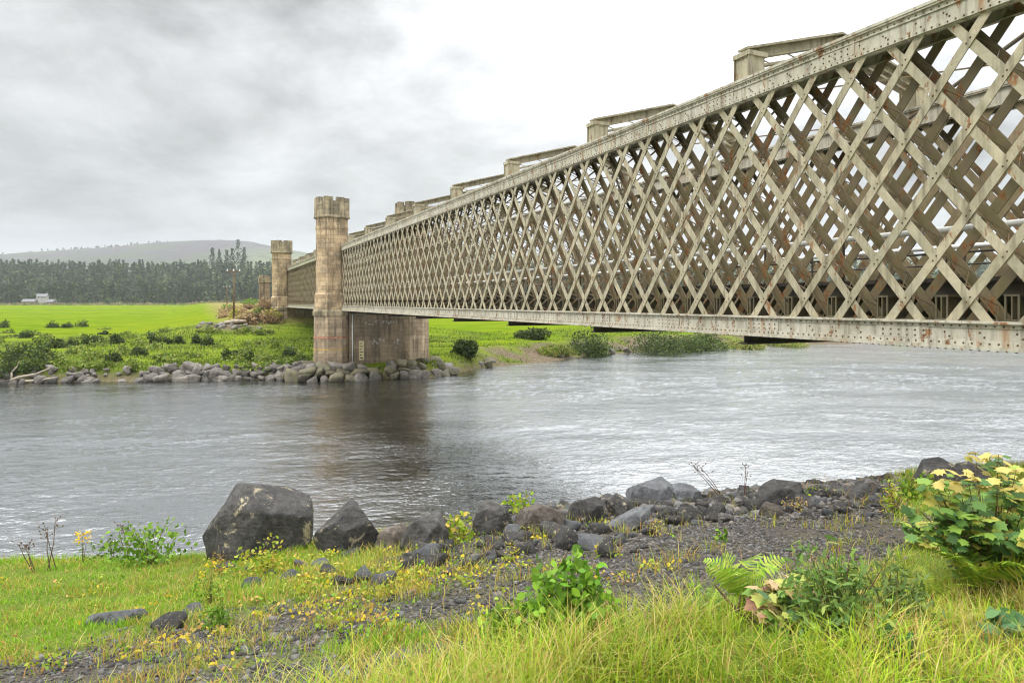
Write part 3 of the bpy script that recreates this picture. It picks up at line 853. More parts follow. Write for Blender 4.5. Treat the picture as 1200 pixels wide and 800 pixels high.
def rand_rock(seed, sub=3, npl=11, rough=0.09, k=90.0):
    g = np.random.default_rng(seed)
    Nn = g.normal(size=(npl, 3)); Nn /= np.linalg.norm(Nn, axis=1)[:, None]
    Nn = np.vstack([Nn, np.eye(3), -np.eye(3)]); d = np.concatenate([g.uniform(0.5, 0.95, npl), np.full(6, 1.0)])
    return planes_rock(Nn, d, sub, rough, seed, k)
def rock_mesh(name, P, Fc, mat): return np_mesh(name, P, [Fc], mat, None, False)
def smooth_by_angle(me, ang=0.6):
    pass
# the big foreground boulders: outline in photo pixels -> metres where the stone stands
def outline_boulder(name, pts, base, label, mat, depth=0.8, seed=1, group=None, tilt=0.25):
    bx_, by_, bz_ = ray_near(*base)
    pts = np.array(pts, float); m = by_/F
    P2 = np.stack([(pts[:, 0]-base[0])*m, (base[1]-pts[:, 1])*m], 1)
    c = P2.mean(0); w = np.ptp(P2[:, 0])/2; dep = w*depth
    Nn, d = [], []
    area = sum(P2[i][0]*P2[(i+1) % len(P2)][1]-P2[(i+1) % len(P2)][0]*P2[i][1] for i in range(len(P2)))
    for i in range(len(P2)):
        a, b = P2[i]-c, P2[(i+1) % len(P2)]-c
        e = b-a; n = np.array([e[1], -e[0]]); n = n/np.linalg.norm(n)
        if n@a < 0: n = -n
        dd = n@a
        g = 0.35*math.sin(i*2.1+seed)
        nn = np.array([n[0], g, n[1]]); Nn.append(nn/np.linalg.norm(nn)); d.append(dd/np.linalg.norm(nn)*(1+abs(g)*0.05))
    g = np.random.default_rng(seed)
    hh = np.ptp(P2[:, 1])/2
    for q, k in (((-0.28, -1, 0.22), .74), ((0.62, -0.8, 0.12), .80), ((0.1, -0.75, 0.7), .86), ((-0.1, 1, 0.1), .8), ((-0.7, -0.75, -0.1), .86)):
        nn = np.array(q)+g.normal(size=3)*0.08; nn /= np.linalg.norm(nn)
        sup = math.sqrt((w*nn[0])**2+(dep*nn[1])**2+(hh*nn[2])**2)     # reach of the stone's bounding ellipsoid that way
        Nn.append(nn); d.append(sup*k*g.uniform(.96, 1.08))
    Nn, d = np.array(Nn), np.array(d)
    S = w
    P, Fc = planes_rock(Nn, d/S, 5, 0.055, seed, 110.0)
    P = P*S + np.array([c[0], 0, c[1]])
    o = link(name, rock_mesh(name, P, Fc, M[mat]), None, (bx_, by_+dep*0.55, bz_-0.05))
    tag(o, label, 'boulder', group)
    return o
outline_boulder('boulder', [(230, 628), (250, 594), (266, 571), (292, 572), (326, 588), (355, 604), (355, 640), (338, 657), (262, 662), (238, 655)], (292, 655),
                'largest dark boulder with cream lichen, tilted on the water edge at left', 'boulder', 0.85, 3)
outline_boulder('boulder', [(361, 634), (378, 612), (404, 594), (418, 596), (437, 622), (437, 645), (405, 652), (370, 650)], (400, 648),
                'second dark boulder just right of the largest one, with a pointed top', 'boulder', 0.8, 8)
outline_boulder('boulder', [(468, 640), (475, 618), (492, 605), (512, 606), (524, 622), (522, 645), (480, 648)], (497, 645),
                'brown grey boulder beside the gap of dark water, right of the pointed boulder', 'boulder', 0.8, 12)
outline_boulder('boulder', [(437, 640), (446, 620), (462, 614), (476, 628), (474, 644), (445, 648)], (458, 645),
                'small low boulder wedged between the pointed boulder and its brown neighbour', 'boulder_brown', 0.8, 13)
outline_boulder('boulder', [(553, 620), (560, 595), (575, 587), (592, 594), (602, 612), (598, 628), (560, 630)], (578, 627),
                'upright dark boulder left of the yellow green leaves in the rock pile', 'boulder', 0.8, 15)
outline_boulder('boulder', [(605, 618), (618, 597), (634, 591), (652, 597), (662, 612), (655, 624), (612, 625)], (634, 622),
                'blocky grey boulder with a pale left face in the middle of the rock pile', 'boulder_brown', 0.8, 17)
outline_boulder('boulder', [(666, 604), (672, 588), (690, 583), (708, 590), (710, 606), (690, 616), (670, 614)], (690, 613),
                'rounded dark boulder next to the long slanting slab', 'boulder', 0.8, 19)
outline_boulder('boulder', [(712, 584), (722, 577), (738, 586), (746, 600), (738, 606), (718, 602)], (728, 606),
                'dark broken boulder behind the top of the slanting slab', 'boulder', 0.8, 20)
outline_boulder('boulder', [(714, 616), (726, 606), (752, 592), (770, 589), (764, 601), (742, 614), (722, 622)], (738, 621),
                'long pale grey slab slanting in the rock pile', 'slab', 0.45, 23)
outline_boulder('boulder', [(738, 586), (742, 570), (762, 563), (786, 566), (796, 574), (780, 590), (748, 594)], (766, 591),
                'smooth blue grey boulder crowning the rock pile at the water', 'slab', 0.8, 25)
outline_boulder('boulder', [(786, 584), (790, 570), (806, 569), (822, 573), (826, 586), (800, 590)], (805, 589),
                'flat grey boulder just right of the smooth blue grey one', 'slab', 0.8, 27)
outline_boulder('boulder', [(893, 588), (905, 571), (930, 563), (944, 567), (950, 582), (938, 590)], (921, 590),
                'dark round backed boulder on the gravel crest, lone against the water', 'boulder', 0.9, 29)
outline_boulder('boulder', [(985, 580), (1005, 569), (1030, 564), (1040, 575), (1036, 583), (1000, 584)], (1012, 583),
                'low dark boulder at the end of the gravel crest before the green turf', 'boulder', 0.9, 31)
outline_boulder('boulder', [(1082, 562), (1090, 546), (1118, 541), (1134, 548), (1130, 568), (1095, 570)], (1108, 569),
                'left one of the two dark boulders behind the sapling at right', 'boulder', 0.9, 33)
outline_boulder('boulder', [(1124, 560), (1136, 546), (1160, 545), (1168, 560), (1158, 572), (1130, 572)], (1146, 571),
                'right one of the two dark boulders behind the sapling at right', 'boulder', 0.9, 35)
# half-buried flat stone in the turf
outline_boulder('boulder', [(92, 728), (108, 717), (150, 712), (160, 722), (140, 732), (104, 732)], (126, 731),
                'flat grey stone half buried in the turf at lower left', 'slab', 0.5, 37)

ROCKS = [rand_rock(100+i, 3, 7, 0.055, 140.0) for i in range(9)]
def rocks(name, pts, label, cat, group, mats, zsq=(0.6, 0.9)):
    """pts: (x, y, z, radius); each rock an object of its own"""
    meshes = [rock_mesh(name, P, Fc, M[mats[i % len(mats)]]) for i, (P, Fc) in enumerate(ROCKS)]
    for i, (x, y, z, r) in enumerate(pts):
        o = bpy.data.objects.new(name, meshes[random.randrange(len(meshes))]); COL.objects.link(o)
        k = random.uniform(*zsq)
        o.scale = (r*random.uniform(.85, 1.2), r*random.uniform(.75, 1.1), r*k)
        o.rotation_euler = (random.uniform(-.4, .4), random.uniform(-.4, .4), random.uniform(0, 6.28))
        o.location = (x, y, z)
        tag(o, label, cat, group)
# riprap round the pier: two or three courses stepping down to the water
pts = []
cx, cy = bxy(sp, 3.5)
for ring_, (off, z0, n) in enumerate(((2.7, 1.05, 26), (3.5, 0.62, 34), (4.3, 0.18, 40))):
    per = []
    # rounded rectangle round the pier, in bridge axes
    for i in range(n*3):
        a = 2*math.pi*i/(n*3)
        lx = math.copysign(abs(math.cos(a))**0.6, math.cos(a))*(off+0.2); ly = math.copysign(abs(math.sin(a))**0.7, math.sin(a))*(off+4.0)
        per.append((lx, ly))
    acc = 0; last = per[0]
    for q in per[1:]:
        acc += math.hypot(q[0]-last[0], q[1]-last[1]); last = q
        if acc > 0.95:
            acc = 0
            P = np.array([cx, cy]) - D*q[0]*1.0 + N*q[1]
            if q[0] > -1.5: pts.append((P[0]+random.uniform(-.15, .15), P[1]+random.uniform(-.15, .15), z0+random.uniform(-.12, .12), random.uniform(.5, .92)))
rocks('riprap_rock', pts, 'angular mossy riprap rock heaped at the foot of the stone pier', 'rock', 'riprap rocks round the pier', ['riprap_moss', 'riprap', 'riprap_moss'])
# spur of rocks from the pier to the right
pts = []
for i in range(40):
    u = i/39
    px = 505+72*u+random.uniform(-3, 3); x = (px-600)/F
    y = 76+4*u; pts.append((x*y, y+random.uniform(-1.2, 2.2)*(1-u*.4), 0.25+(1-u)*0.7*random.random()+0.25*random.random(), random.uniform(.35, .75)))
rocks('riprap_rock', pts, 'grey rock in the short stone spur reaching out right of the pier', 'rock', 'rocks of the spur', ['riprap', 'riprap_moss'])
# riprap along the shore to the left
pts = []
for X in np.arange(-52, -19, 0.5):
    px = 600+F*X/65.0
    for q in range(3):
        dens = 1.0 if px > 165 else 0.55
        if random.random() > dens*0.85: continue
        y = shore(X)-0.1+q*0.6+random.uniform(-.25, .25)
        pts.append((X+random.uniform(-.3, .3), y, 0.10+q*0.46+random.uniform(-.12, .12), random.choice((.3, .4, .5, .6, .75))*random.uniform(.85, 1.15)*(1 if px > 165 else .8)))
rocks('riprap_rock', pts, 'grey riprap rock lining the grassy far shore left of the pier', 'rock', 'riprap along the left shore', ['riprap'])
# stones beside the abutment
pts = []
for i in range(22):
    x, y, z = ray_far(random.uniform(228, 315), random.uniform(380, 388)); pts.append((x, y, z+0.05, random.uniform(.25, .6)))
rocks('rubble_stone', pts, 'pale rubble stone lying in the grass near the far abutment', 'stone', 'rubble near the far abutment', ['riprap'])
# stones on the far shingle
pts = []
for i in range(28):
    X = random.uniform(5, 52); pts.append((X, shore(X)+random.uniform(-.4, 4), 0.15+random.uniform(0, .3), random.uniform(.25, .7)))
rocks('shore_stone', pts, 'dark stone on the muddy far shore beneath the bridge', 'stone', 'stones on the far shingle', ['boulder_brown', 'riprap'])
# medium rocks of the near rock pile
pts = []
for i in range(255):
    px = random.gauss(640, 120) if i < 165 else random.uniform(760, 1040)
    top = np.interp(px, [380, 520, 600, 740, 860, 1050], [650, 612, 592, 585, 578, 575])
    py = top+4+60*random.random()**1.6*(1 if px < 760 else 0.5)
    if not 385 < px < 1045: continue
    x, y, z = ray_near(px, py); pts.append((x, y, z+0.02, random.choice((.05, .06, .07, .08, .10, .13, .18))*random.uniform(.8, 1.2)))
rocks('rock', pts, 'fist to head sized grey rock lying in the near rock pile', 'rock', 'rocks of the near rock pile', ['boulder', 'boulder', 'slab', 'boulder', 'boulder_brown'], (0.5, 0.95))
pts = []
for px, py in ((268, 664), (282, 676), (292, 668), (318, 672), (352, 662), (300, 684), (342, 676), (196, 736), (226, 716), (372, 664), (388, 670)):
    x, y, z = ray_near(px, py); pts.append((x, y, z, random.uniform(.08, .17)))
rocks('rock', pts, 'low flat grey rock among weeds below the largest boulder', 'rock', 'flat rocks below the largest boulder', ['boulder', 'slab'], (0.4, 0.6))

# gravel: far too many stones to count
def scatter_gravel():
    base = [rand_rock(300+i, 1, 9, 0.05, 60.0) for i in range(5)]
    V0, F0 = ico0(); base = [(np.array([V0[k]*(0.72+0.28*math.sin(k*5.1+i*2.3)) for k in range(len(V0))])*1.15, F0) for i in range(5)]
    small = [(np.array(V)*1.0, Fc) for V, Fc in base]
    n = 190000
    X = rng.uniform(-9, 10.5, n); Y = rng.uniform(4.2, 14.6, n)
    lg, tf, wd = cover(X, Y); Z = near_h(X, Y); px, py = proj(X, Y, Z)
    ye = np.interp(X, [-40, -12, -9, -4.6, 0, 4, 9, 14, 40], [10.5, 11, 11.2, 11.9, 12.3, 13.4, 13.0, 12.5, 13])
    patch = fbm(X*1.1, Y*1.1, 0, 3, 77)
    p = (1-lg)*(1-tf)*(1-0.55*wd)*np.clip(0.75+0.9*patch, 0.1, 1)
    keep = (rng.random(n) < p) & (px > -60) & (px < 1260) & (py < 830) & (Y < ye+1.6)
    X, Y, Z, px, py = X[keep], Y[keep], Z[keep], px[keep], py[keep]
    big = sstep(560, 760, px)*sstep(9.3, 11.6, Y) + 0.8*sstep(380, 480, px)*sstep(10.0, 11.5, Y)
    keep = rng.random(len(X)) < (0.85-0.35*np.clip(big, 0, 1))
    X, Y, Z, px, big = X[keep], Y[keep], Z[keep], px[keep], big[keep]
    r = 0.0155*np.exp(rng.normal(0, 0.42, len(X)))*(1+2.4*np.clip(big, 0, 1)*rng.uniform(.5, 1.25, len(X)))
    Vs, Fs, Cs, off = [], [], [], 0
    kind = rng.integers(0, 5, len(X))
    for kk in range(5):
        V, Fc = small[kk]; idx = np.nonzero(kind == kk)[0]; m = len(idx)
        ang = rng.uniform(0, 6.28, m); sc = np.stack([r[idx]*rng.uniform(.9, 1.6, m), r[idx]*rng.uniform(.7, 1.1, m), r[idx]*rng.uniform(.35, .7, m)], 1)
        P = V[None]*sc[:, None, :]
        tx = rng.uniform(-.6, .6, m)
        c, s = np.cos(tx)[:, None], np.sin(tx)[:, None]
        P = np.stack([P[..., 0], P[..., 1]*c-P[..., 2]*s, P[..., 1]*s+P[..., 2]*c], -1)
        c, s = np.cos(ang)[:, None], np.sin(ang)[:, None]
        P = np.stack([P[..., 0]*c-P[..., 1]*s, P[..., 0]*s+P[..., 1]*c, P[..., 2]], -1)
        P = P+np.stack([X[idx], Y[idx], Z[idx]+r[idx]*0.15], 1)[:, None, :]
        Vs.append(P.reshape(-1, 3)); Fs.append((Fc[None]+(np.arange(m)*len(V))[:, None, None]).reshape(-1, 3)+off); off += m*len(V)
        tone = .03+.135*rng.random(m)**1.6; warm = rng.uniform(-.05, .40, m)
        col = np.stack([tone*(1+warm*.6), tone*(1+warm*.15), tone*(1-warm*.35)], 1)
        Cs.append(np.repeat(col, len(V), 0))
    me = np_mesh('gravel', np.vstack(Vs), [np.vstack(Fs)], M['gravel'], np.vstack(Cs))
    tag(link('gravel', me), 'loose grey brown gravel and broken stone of the track and bank', kind='stuff')
scatter_gravel()

# ------------------------------------------------------------------ grass and herbs
def blades(base, h, w, lean, ang, col, seg=3, tipcol=1.15):
    """curved tapering blades, vectorised: returns verts, quads, colours"""
    n = len(h); tt = np.linspace(0, 1, seg+1)
    d = np.stack([np.cos(ang), np.sin(ang)], 1); side = np.stack([-d[:, 1], d[:, 0]], 1)
    V = np.zeros((n, seg+1, 2, 3)); C = np.zeros((n, seg+1, 2, 3))
    for i, u in enumerate(tt):
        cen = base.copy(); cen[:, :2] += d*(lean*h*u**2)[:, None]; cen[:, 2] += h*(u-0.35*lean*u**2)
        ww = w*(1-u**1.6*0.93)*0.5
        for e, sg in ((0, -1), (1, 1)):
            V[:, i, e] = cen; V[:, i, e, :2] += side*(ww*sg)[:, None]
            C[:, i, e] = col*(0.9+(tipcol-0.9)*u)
    idx = np.arange(n)[:, None]*(2*(seg+1)) + np.arange(seg)[None, :]*2
    q = np.stack([idx, idx+1, idx+3, idx+2], -1).reshape(-1, 4)
    return V.reshape(-1, 3), q, C.reshape(-1, 3)
def pick(pal, n, jit=0.15):
    pal = np.array(pal); c = pal[rng.integers(0, len(pal), n)]
    return c*(1+rng.uniform(-jit, jit, (n, 1)))
GREENS = [(.34, .50, .02), (.42, .50, .035), (.20, .36, .012), (.26, .42, .015), (.33, .45, .02), (.14, .26, .014), (.38, .44, .03), (.46, .46, .05)]
STRAW = [(.48, .36, .12), (.42, .24, .08), (.50, .44, .16), (.36, .30, .06)]
def near_grass():
    # long grass of the foreground
    n = 110000
    Y = 2.0+7.5*rng.random(n)**1.1; X = rng.uniform(-0.82, 1.05, n)*Y
    lg, tf, wd = cover(X, Y); cl = fbm(X*1.6, Y*1.6, 0, 3, 41)
    keep = rng.random(n) < lg*np.clip(0.75+0.6*cl, .15, 1)
    X, Y, cl = X[keep], Y[keep], cl[keep]; n = len(X)
    right = sstep(0.4, 1.0, X/Y*F/600)
    h = (0.13+0.24*rng.random(n)**1.5+0.30*cl)*(1.0-0.35*right); h = np.clip(h, .05, .6)
    c = pick(GREENS, n)*(0.72+0.35*sstep(-.3, .3, fbm(X*.8, Y*.8, 0, 3, 45)))[:, None]; st = pick(STRAW, n); q = (rng.random(n) < 0.13+0.22*right+0.25*(cl > 0.2))[:, None]; c = np.where(q, st, c)
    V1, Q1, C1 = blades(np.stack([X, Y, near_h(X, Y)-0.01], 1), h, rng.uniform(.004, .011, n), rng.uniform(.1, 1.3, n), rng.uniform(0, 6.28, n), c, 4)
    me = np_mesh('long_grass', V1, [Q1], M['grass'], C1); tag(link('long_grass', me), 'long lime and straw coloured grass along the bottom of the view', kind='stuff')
    # short turf at left, strip in the track, patch at right
    n = 150000
    Y = rng.uniform(5.0, 13.2, n); X = rng.uniform(-1.05, 0.95, n)*Y
    lg, tf, wd = cover(X, Y); cl = fbm(X*2.2, Y*2.2, 0, 3, 51)
    ye = np.interp(X, [-40, -12, -9, -4.6, 0, 4, 9, 14, 40], [10.5, 11, 11.2, 11.9, 12.3, 13.4, 13.0, 12.5, 13])
    keep = (rng.random(n) < tf*np.clip(.7+.8*cl, .1, 1)) & (Y < ye+0.9)
    X, Y, cl = X[keep], Y[keep], cl[keep]; n = len(X)
    edge = sstep(10.3, 11.2, Y)
    px, py = proj(X, Y, near_h(X, Y)); dry = sstep(150, 330, px)
    h = (0.03+0.05*rng.random(n)+0.05*np.maximum(cl, 0))*(1+0.9*edge+0.6*dry)
    c = pick([(.15, .30, .012), (.19, .35, .014), (.25, .38, .02), (.12, .24, .014)], n)*1.1; st = pick(STRAW+[(.4, .4, .05)], n)
    q = (rng.random(n) < 0.06+0.35*dry+0.1*edge)[:, None]; c = np.where(q, st, c)
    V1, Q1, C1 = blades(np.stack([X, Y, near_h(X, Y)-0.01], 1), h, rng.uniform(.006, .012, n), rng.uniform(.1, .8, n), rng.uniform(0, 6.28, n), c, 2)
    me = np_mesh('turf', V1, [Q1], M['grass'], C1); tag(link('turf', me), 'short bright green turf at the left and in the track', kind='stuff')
    # dry weeds and moss among the stones
    n = 130000
    Y = rng.uniform(4.3, 14, n); X = rng.uniform(-0.78, 0.75, n)*Y
    lg, tf, wd = cover(X, Y); cl = fbm(X*2.6, Y*2.6, 0, 3, 71)
    px, py = proj(X, Y, near_h(X, Y))
    spot = sstep(0.10-0.16*sstep(560, 380, px), 0.30-0.1*sstep(560, 380, px), cl)*(0.35+0.45*sstep(800, 500, px))
    ye = np.interp(X, [-40, -12, -9, -4.6, 0, 4, 9, 14, 40], [10.5, 11, 11.2, 11.9, 12.3, 13.4, 13.0, 12.5, 13])
    keep = (rng.random(n) < np.maximum(wd*np.clip(.55+1.2*cl, 0.03, 1)*0.65, spot*(1-lg)*(py > 560))) & (Y < ye+0.6) & (px < 1100)
    X, Y = X[keep], Y[keep]; n = len(X)
    px = proj(X, Y, near_h(X, Y))[0]; h = (0.05+0.20*rng.random(n)**1.6)*(0.55+0.45*sstep(330, 480, px))
    c = pick([(.26, .32, .03), (.34, .34, .05), (.45, .30, .08), (.40, .22, .06), (.16, .25, .02), (.5, .42, .14), (.33, .36, .03)], n)
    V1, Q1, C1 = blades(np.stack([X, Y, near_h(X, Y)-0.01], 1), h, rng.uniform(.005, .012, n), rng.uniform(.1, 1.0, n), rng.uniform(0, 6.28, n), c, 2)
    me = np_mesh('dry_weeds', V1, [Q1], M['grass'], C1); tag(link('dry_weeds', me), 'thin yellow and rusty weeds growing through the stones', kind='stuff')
near_grass()
def low_weeds():
    n = 13000
    Y = rng.uniform(4.4, 13, n); X = rng.uniform(-0.8, 0.75, n)*Y
    lg, tf, wd = cover(X, Y); cl = fbm(X*1.9, Y*1.9, 0, 3, 171); px, py = proj(X, Y, near_h(X, Y))
    ye = np.interp(X, [-40, -12, -9, -4.6, 0, 4, 9, 14, 40], [10.5, 11, 11.2, 11.9, 12.3, 13.4, 13.0, 12.5, 13])
    keep = (rng.random(n) < (1-.8*tf*sstep(330, 200, px))*np.maximum(wd*sstep(-.25, .3, cl)*.75, .26*sstep(.05, .3, cl)*(1-lg)*sstep(900, 560, px))) & (Y < ye+.4)
    X, Y = X[keep], Y[keep]; m = len(X); k = 9
    hh = rng.uniform(.03, .13, m)
    P = np.repeat(np.stack([X, Y, near_h(X, Y)], 1), k, 0)+rng.normal(0, 1, (m*k, 3))*np.array([.05, .05, 0])
    P[:, 2] += np.repeat(hh, k)*rng.random(m*k)
    pal = np.array([(.24, .34, .03), (.34, .36, .04), (.16, .27, .02), (.46, .38, .06), (.44, .27, .08), (.30, .36, .03), (.55, .42, .03)])
    c = np.repeat(pal[rng.integers(0, len(pal), m)], k, 0)*rng.uniform(.75, 1.25, (m*k, 1))
    V, q, C = leaf_cloud(P, (0, -.2, .8), rng.uniform(.025, .055, m*k), c, 'oval')
    tag(link('low_weeds', np_mesh('low_weeds', V, [q], M['leaf'], C)), 'low leafy yellow and green weeds over the stony bank', kind='stuff')
def far_grass():
    n = 150000
    X = rng.uniform(-66, 62, n); tt = 1.0+46*rng.random(n)**1.5; Y = shore(X)+tt
    cl = fbm(X*0.22, Y*0.4, 0, 4, 81)
    s, w = sw_of(X, Y)
    c_ = far_col(X, Y, far_h(X, Y))
    keep = (rng.random(n) < np.clip(.45+1.3*cl, .04, 1)*(1-0.9*c_[:, 1])*(1-0.7*c_[:, 0]))
    keep &= ~((np.abs(s-sp) < 2.2) & (np.abs(w-3.5) < 6))
    X, Y, cl = X[keep], Y[keep], cl[keep]; n = len(X)
    h = (0.10+0.30*rng.random(n)+0.5*np.maximum(cl, 0)*rng.random(n))
    c = pick([(.13, .21, .014), (.17, .25, .016), (.24, .30, .022), (.09, .14, .016), (.28, .29, .05), (.065, .10, .018)], n)*(0.7+0.45*sstep(-.3, .3, fbm(X*.12, Y*.3, 0, 3, 82)))[:, None]
    V1, Q1, C1 = blades(np.stack([X, Y, far_h(X, Y)-0.02], 1), h, rng.uniform(.05, .13, n), rng.uniform(.1, .9, n), rng.uniform(0, 6.28, n), c, 2)
    me = np_mesh('meadow_grass', V1, [Q1], M['grass'], C1); tag(link('meadow_grass', me), 'rough tussocky grass on the far bank', kind='stuff')
far_grass()

# ------------------------------------------------------------------ leaves and plants
def leaf_cloud(pos, nrm_bias, size, col, shape='oval'):
    """one small folded leaf (two tris or a 6-gon) per position; vectorised"""
    n = len(pos)
    d = rng.normal(size=(n, 3)); d /= np.linalg.norm(d, axis=1)[:, None]
    up = rng.normal(size=(n, 3))*0.6+np.array(nrm_bias); s = np.cross(d, up); s /= np.linalg.norm(s, axis=1)[:, None]+1e-9
    size = np.broadcast_to(size, (n,))[:, None]
    if shape == 'oval': pr = [(0, 0), (.3, .33), (.65, .30), (1, 0), (.65, -.30), (.3, -.33)]
    elif shape == 'narrow': pr = [(0, 0), (.3, .13), (.7, .10), (1, 0), (.7, -.10), (.3, -.13)]
    else: pr = [(0, 0.1), (.5, .5), (1, 0), (.5, -.5)]
    k = len(pr); V = np.zeros((n, k, 3))
    u = np.cross(s, d)
    for i, (a, b) in enumerate(pr): V[:, i] = pos+d*(a-.3)*size+s*b*size+u*(0.18*abs(b)-0.16*(a**2))*size
    q = np.arange(n*k).reshape(n, k)
    return V.reshape(-1, 3), q, np.repeat(col, k, 0)
def lumpy(n, rx, ry, rz, seed, lobes=9):
    """points on and in a lumpy crown: several unequal clumps, open between them"""
    g = np.random.default_rng(seed)
    cen = g.normal(size=(lobes, 3)); cen /= np.linalg.norm(cen, axis=1)[:, None]; cen *= g.uniform(.2, .68, (lobes, 1)); cen[:, 2] = np.abs(cen[:, 2])*1.1
    rad = g.uniform(.25, .52, lobes); w = rad**2/np.sum(rad**2)
    i = g.choice(lobes, n, p=w); v = g.normal(size=(n, 3)); v /= np.linalg.norm(v, axis=1)[:, None]
    P = cen[i]+v*(rad[i]*g.random(n)**0.35)[:, None]
    P[:, 2] = np.maximum(P[:, 2], 0.02*g.random(n))
    P[:, :2] /= np.percentile(np.abs(P[:, :2]), 96)+1e-6; P[:, 2] /= np.percentile(P[:, 2], 98)+1e-6
    return P*np.array([rx, ry, rz]), i
low_weeds()
def shrub(name, x, y, z, rx, rz, label, pal, n=700, leaf=0.16, group=None, shape='diamond', cat='shrub', stems=True, ry=None, bias=(0, 0, .5)):
    root = empty(name, (x, y, z), 0, label, cat, group)
    P, lob = lumpy(n, rx, ry or rx, rz, int(abs(x*71+y*13))+3)
    lc = rng.uniform(.72, 1.25, 40)
    c = pick(pal, n, .2)*lc[lob % 40][:, None]
    V, q, C = leaf_cloud(P, bias, leaf*rng.uniform(.6, 1.3, n), c, shape)
    link('foliage', np_mesh('foliage', V, [q], M['leaf'], C), root)
    if stems:
        m = MB()
        for i in range(6):
            a = random.uniform(0, 6.28); e = Vector((math.cos(a)*rx*.5, math.sin(a)*rx*.5, rz*random.uniform(.5, .9)))
            m.path([Vector((0, 0, -0.05)), e*0.5+Vector((0, 0, rz*.1)), e], [leaf*.12, leaf*.09, leaf*.04], 5)
        m.build('stem', M['twig'], root)
    return root
GORSE = [(.045, .075, .014), (.06, .095, .017), (.08, .12, .02), (.035, .055, .013)]
# dark gorse bushes of the far meadow  (px, py of the base, width px, height px)
for px, py, wp, hp in ((52, 424, 30, 24), (20, 421, 42, 20), (8, 440, 34, 22), (42, 436, 34, 18), (64, 408, 22, 14), (86, 406, 13, 8), (108, 404, 20, 10), (137, 403, 16, 11),
                       (180, 403, 17, 13), (197, 403, 14, 8), (211, 403, 12, 9), (228, 404, 15, 12), (243, 405, 17, 11), (161, 417, 16, 9), (62, 384, 14, 8), (78, 384, 12, 7), (96, 383, 18, 8),
                       (133, 424, 18, 9), (268, 420, 18, 10), (30, 396, 16, 7), (122, 392, 12, 5), (292, 424, 15, 12), (340, 423, 16, 12), (3, 384, 14, 8)):
    x, y, z = ray_far(px, py); m = y/F
    shrub('gorse_bush', x, y, z-0.05, wp*m*.44, hp*m*random.uniform(.8, 1.15), 'dark green rounded bush dotted over the far meadow left of the pier', GORSE, 750, 0.22, 'dark bushes of the left meadow', 'diamond', 'bush')
for px, py, wp, hp, lab in ((625, 397, 30, 13, 'small dark bush alone on the lime field below the bridge'), (700, 416, 52, 28, 'wide bushy shrub on the eroded bank under the bridge, left of its larger neighbour'),
                            (765, 414, 66, 28, 'widest dark green shrub on the far bank under the bridge'), (822, 410, 46, 20, 'green shrub at the right end of the bushy far bank'),
                            (545, 418, 24, 20, 'loose grey green shrub beside the right foot of the pier'), (655, 414, 46, 11, 'low olive scrub on the earth bank between the lone dark bush and the wide shrub'), (798, 412, 44, 20, 'dense mid green scrub right behind the widest dark shrub'),
                            (870, 408, 46, 10, 'low yellow green shrub at the far waterline under the bridge'), (912, 405, 50, 8, 'last low scrub on the far waterline where the bridge hides the shore')):
    x, y, z = ray_far(px, py); m = y/F; hp = hp*0.85
    pal = GORSE+[(.09, .13, .02), (.07, .10, .02)] if hp > 10 else [(.2, .25, .03), (.25, .22, .06), (.12, .18, .02)]
    shrub('bank_shrub', x, y, z-0.05, wp*m*.55, hp*m*1.05, lab, pal, 2600, 0.30, None, 'diamond', 'shrub')
for i in range(70):   # rough weeds between the bushes
    px = random.uniform(-5, 362); py = random.uniform(384, 436)
    x, y, z = ray_far(px, py)
    shrub('weed_clump', x, y, z-0.05, random.uniform(.5, 1.5), random.uniform(.35, .95), 'rough olive green weed clump in the far meadow left of the pier', [(.13, .20, .02), (.19, .24, .03), (.09, .14, .018), (.22, .24, .05)], 200, 0.26, 'weed clumps of the far meadow', 'diamond', 'weed', False)
# bracken and heather on the embankment
for i in range(34):
    px = random.uniform(258, 318); py = random.uniform(352, 380)
    x, y, z = ray_far(px, py, 100.0)
    if y > 190: continue
    k = random.random()
    pal = [(.34, .22, .12), (.38, .28, .14), (.28, .20, .10)] if k < .4 else ([(.40, .36, .07), (.34, .36, .05)] if k < .72 else [(.14, .22, .03), (.18, .27, .04)])
    lab = 'rust pink bracken clump on the embankment slope' if k < .4 else ('yellow green bracken clump on the embankment slope' if k < .72 else 'fresh green bush on the embankment slope')
    shrub('bracken_clump', x, y, z-0.05, random.uniform(.9, 1.9), random.uniform(.8, 1.7), lab, pal, 330, 0.34, 'bracken on the embankment', 'diamond', 'bracken', False)
# weeds along the near foot of the pier
for i in range(9):
    x, y, z = ray_far(random.uniform(318, 366), random.uniform(412, 428)); shrub('weed_clump', x, y, z, random.uniform(.5, 1.0), random.uniform(.5, 1.1), 'loose green weed clump on the slope just left of the pier foot', [(.10, .16, .02), (.16, .22, .03), (.2, .24, .06)], 220, 0.26, 'weeds left of the pier', 'diamond', 'weed', False)

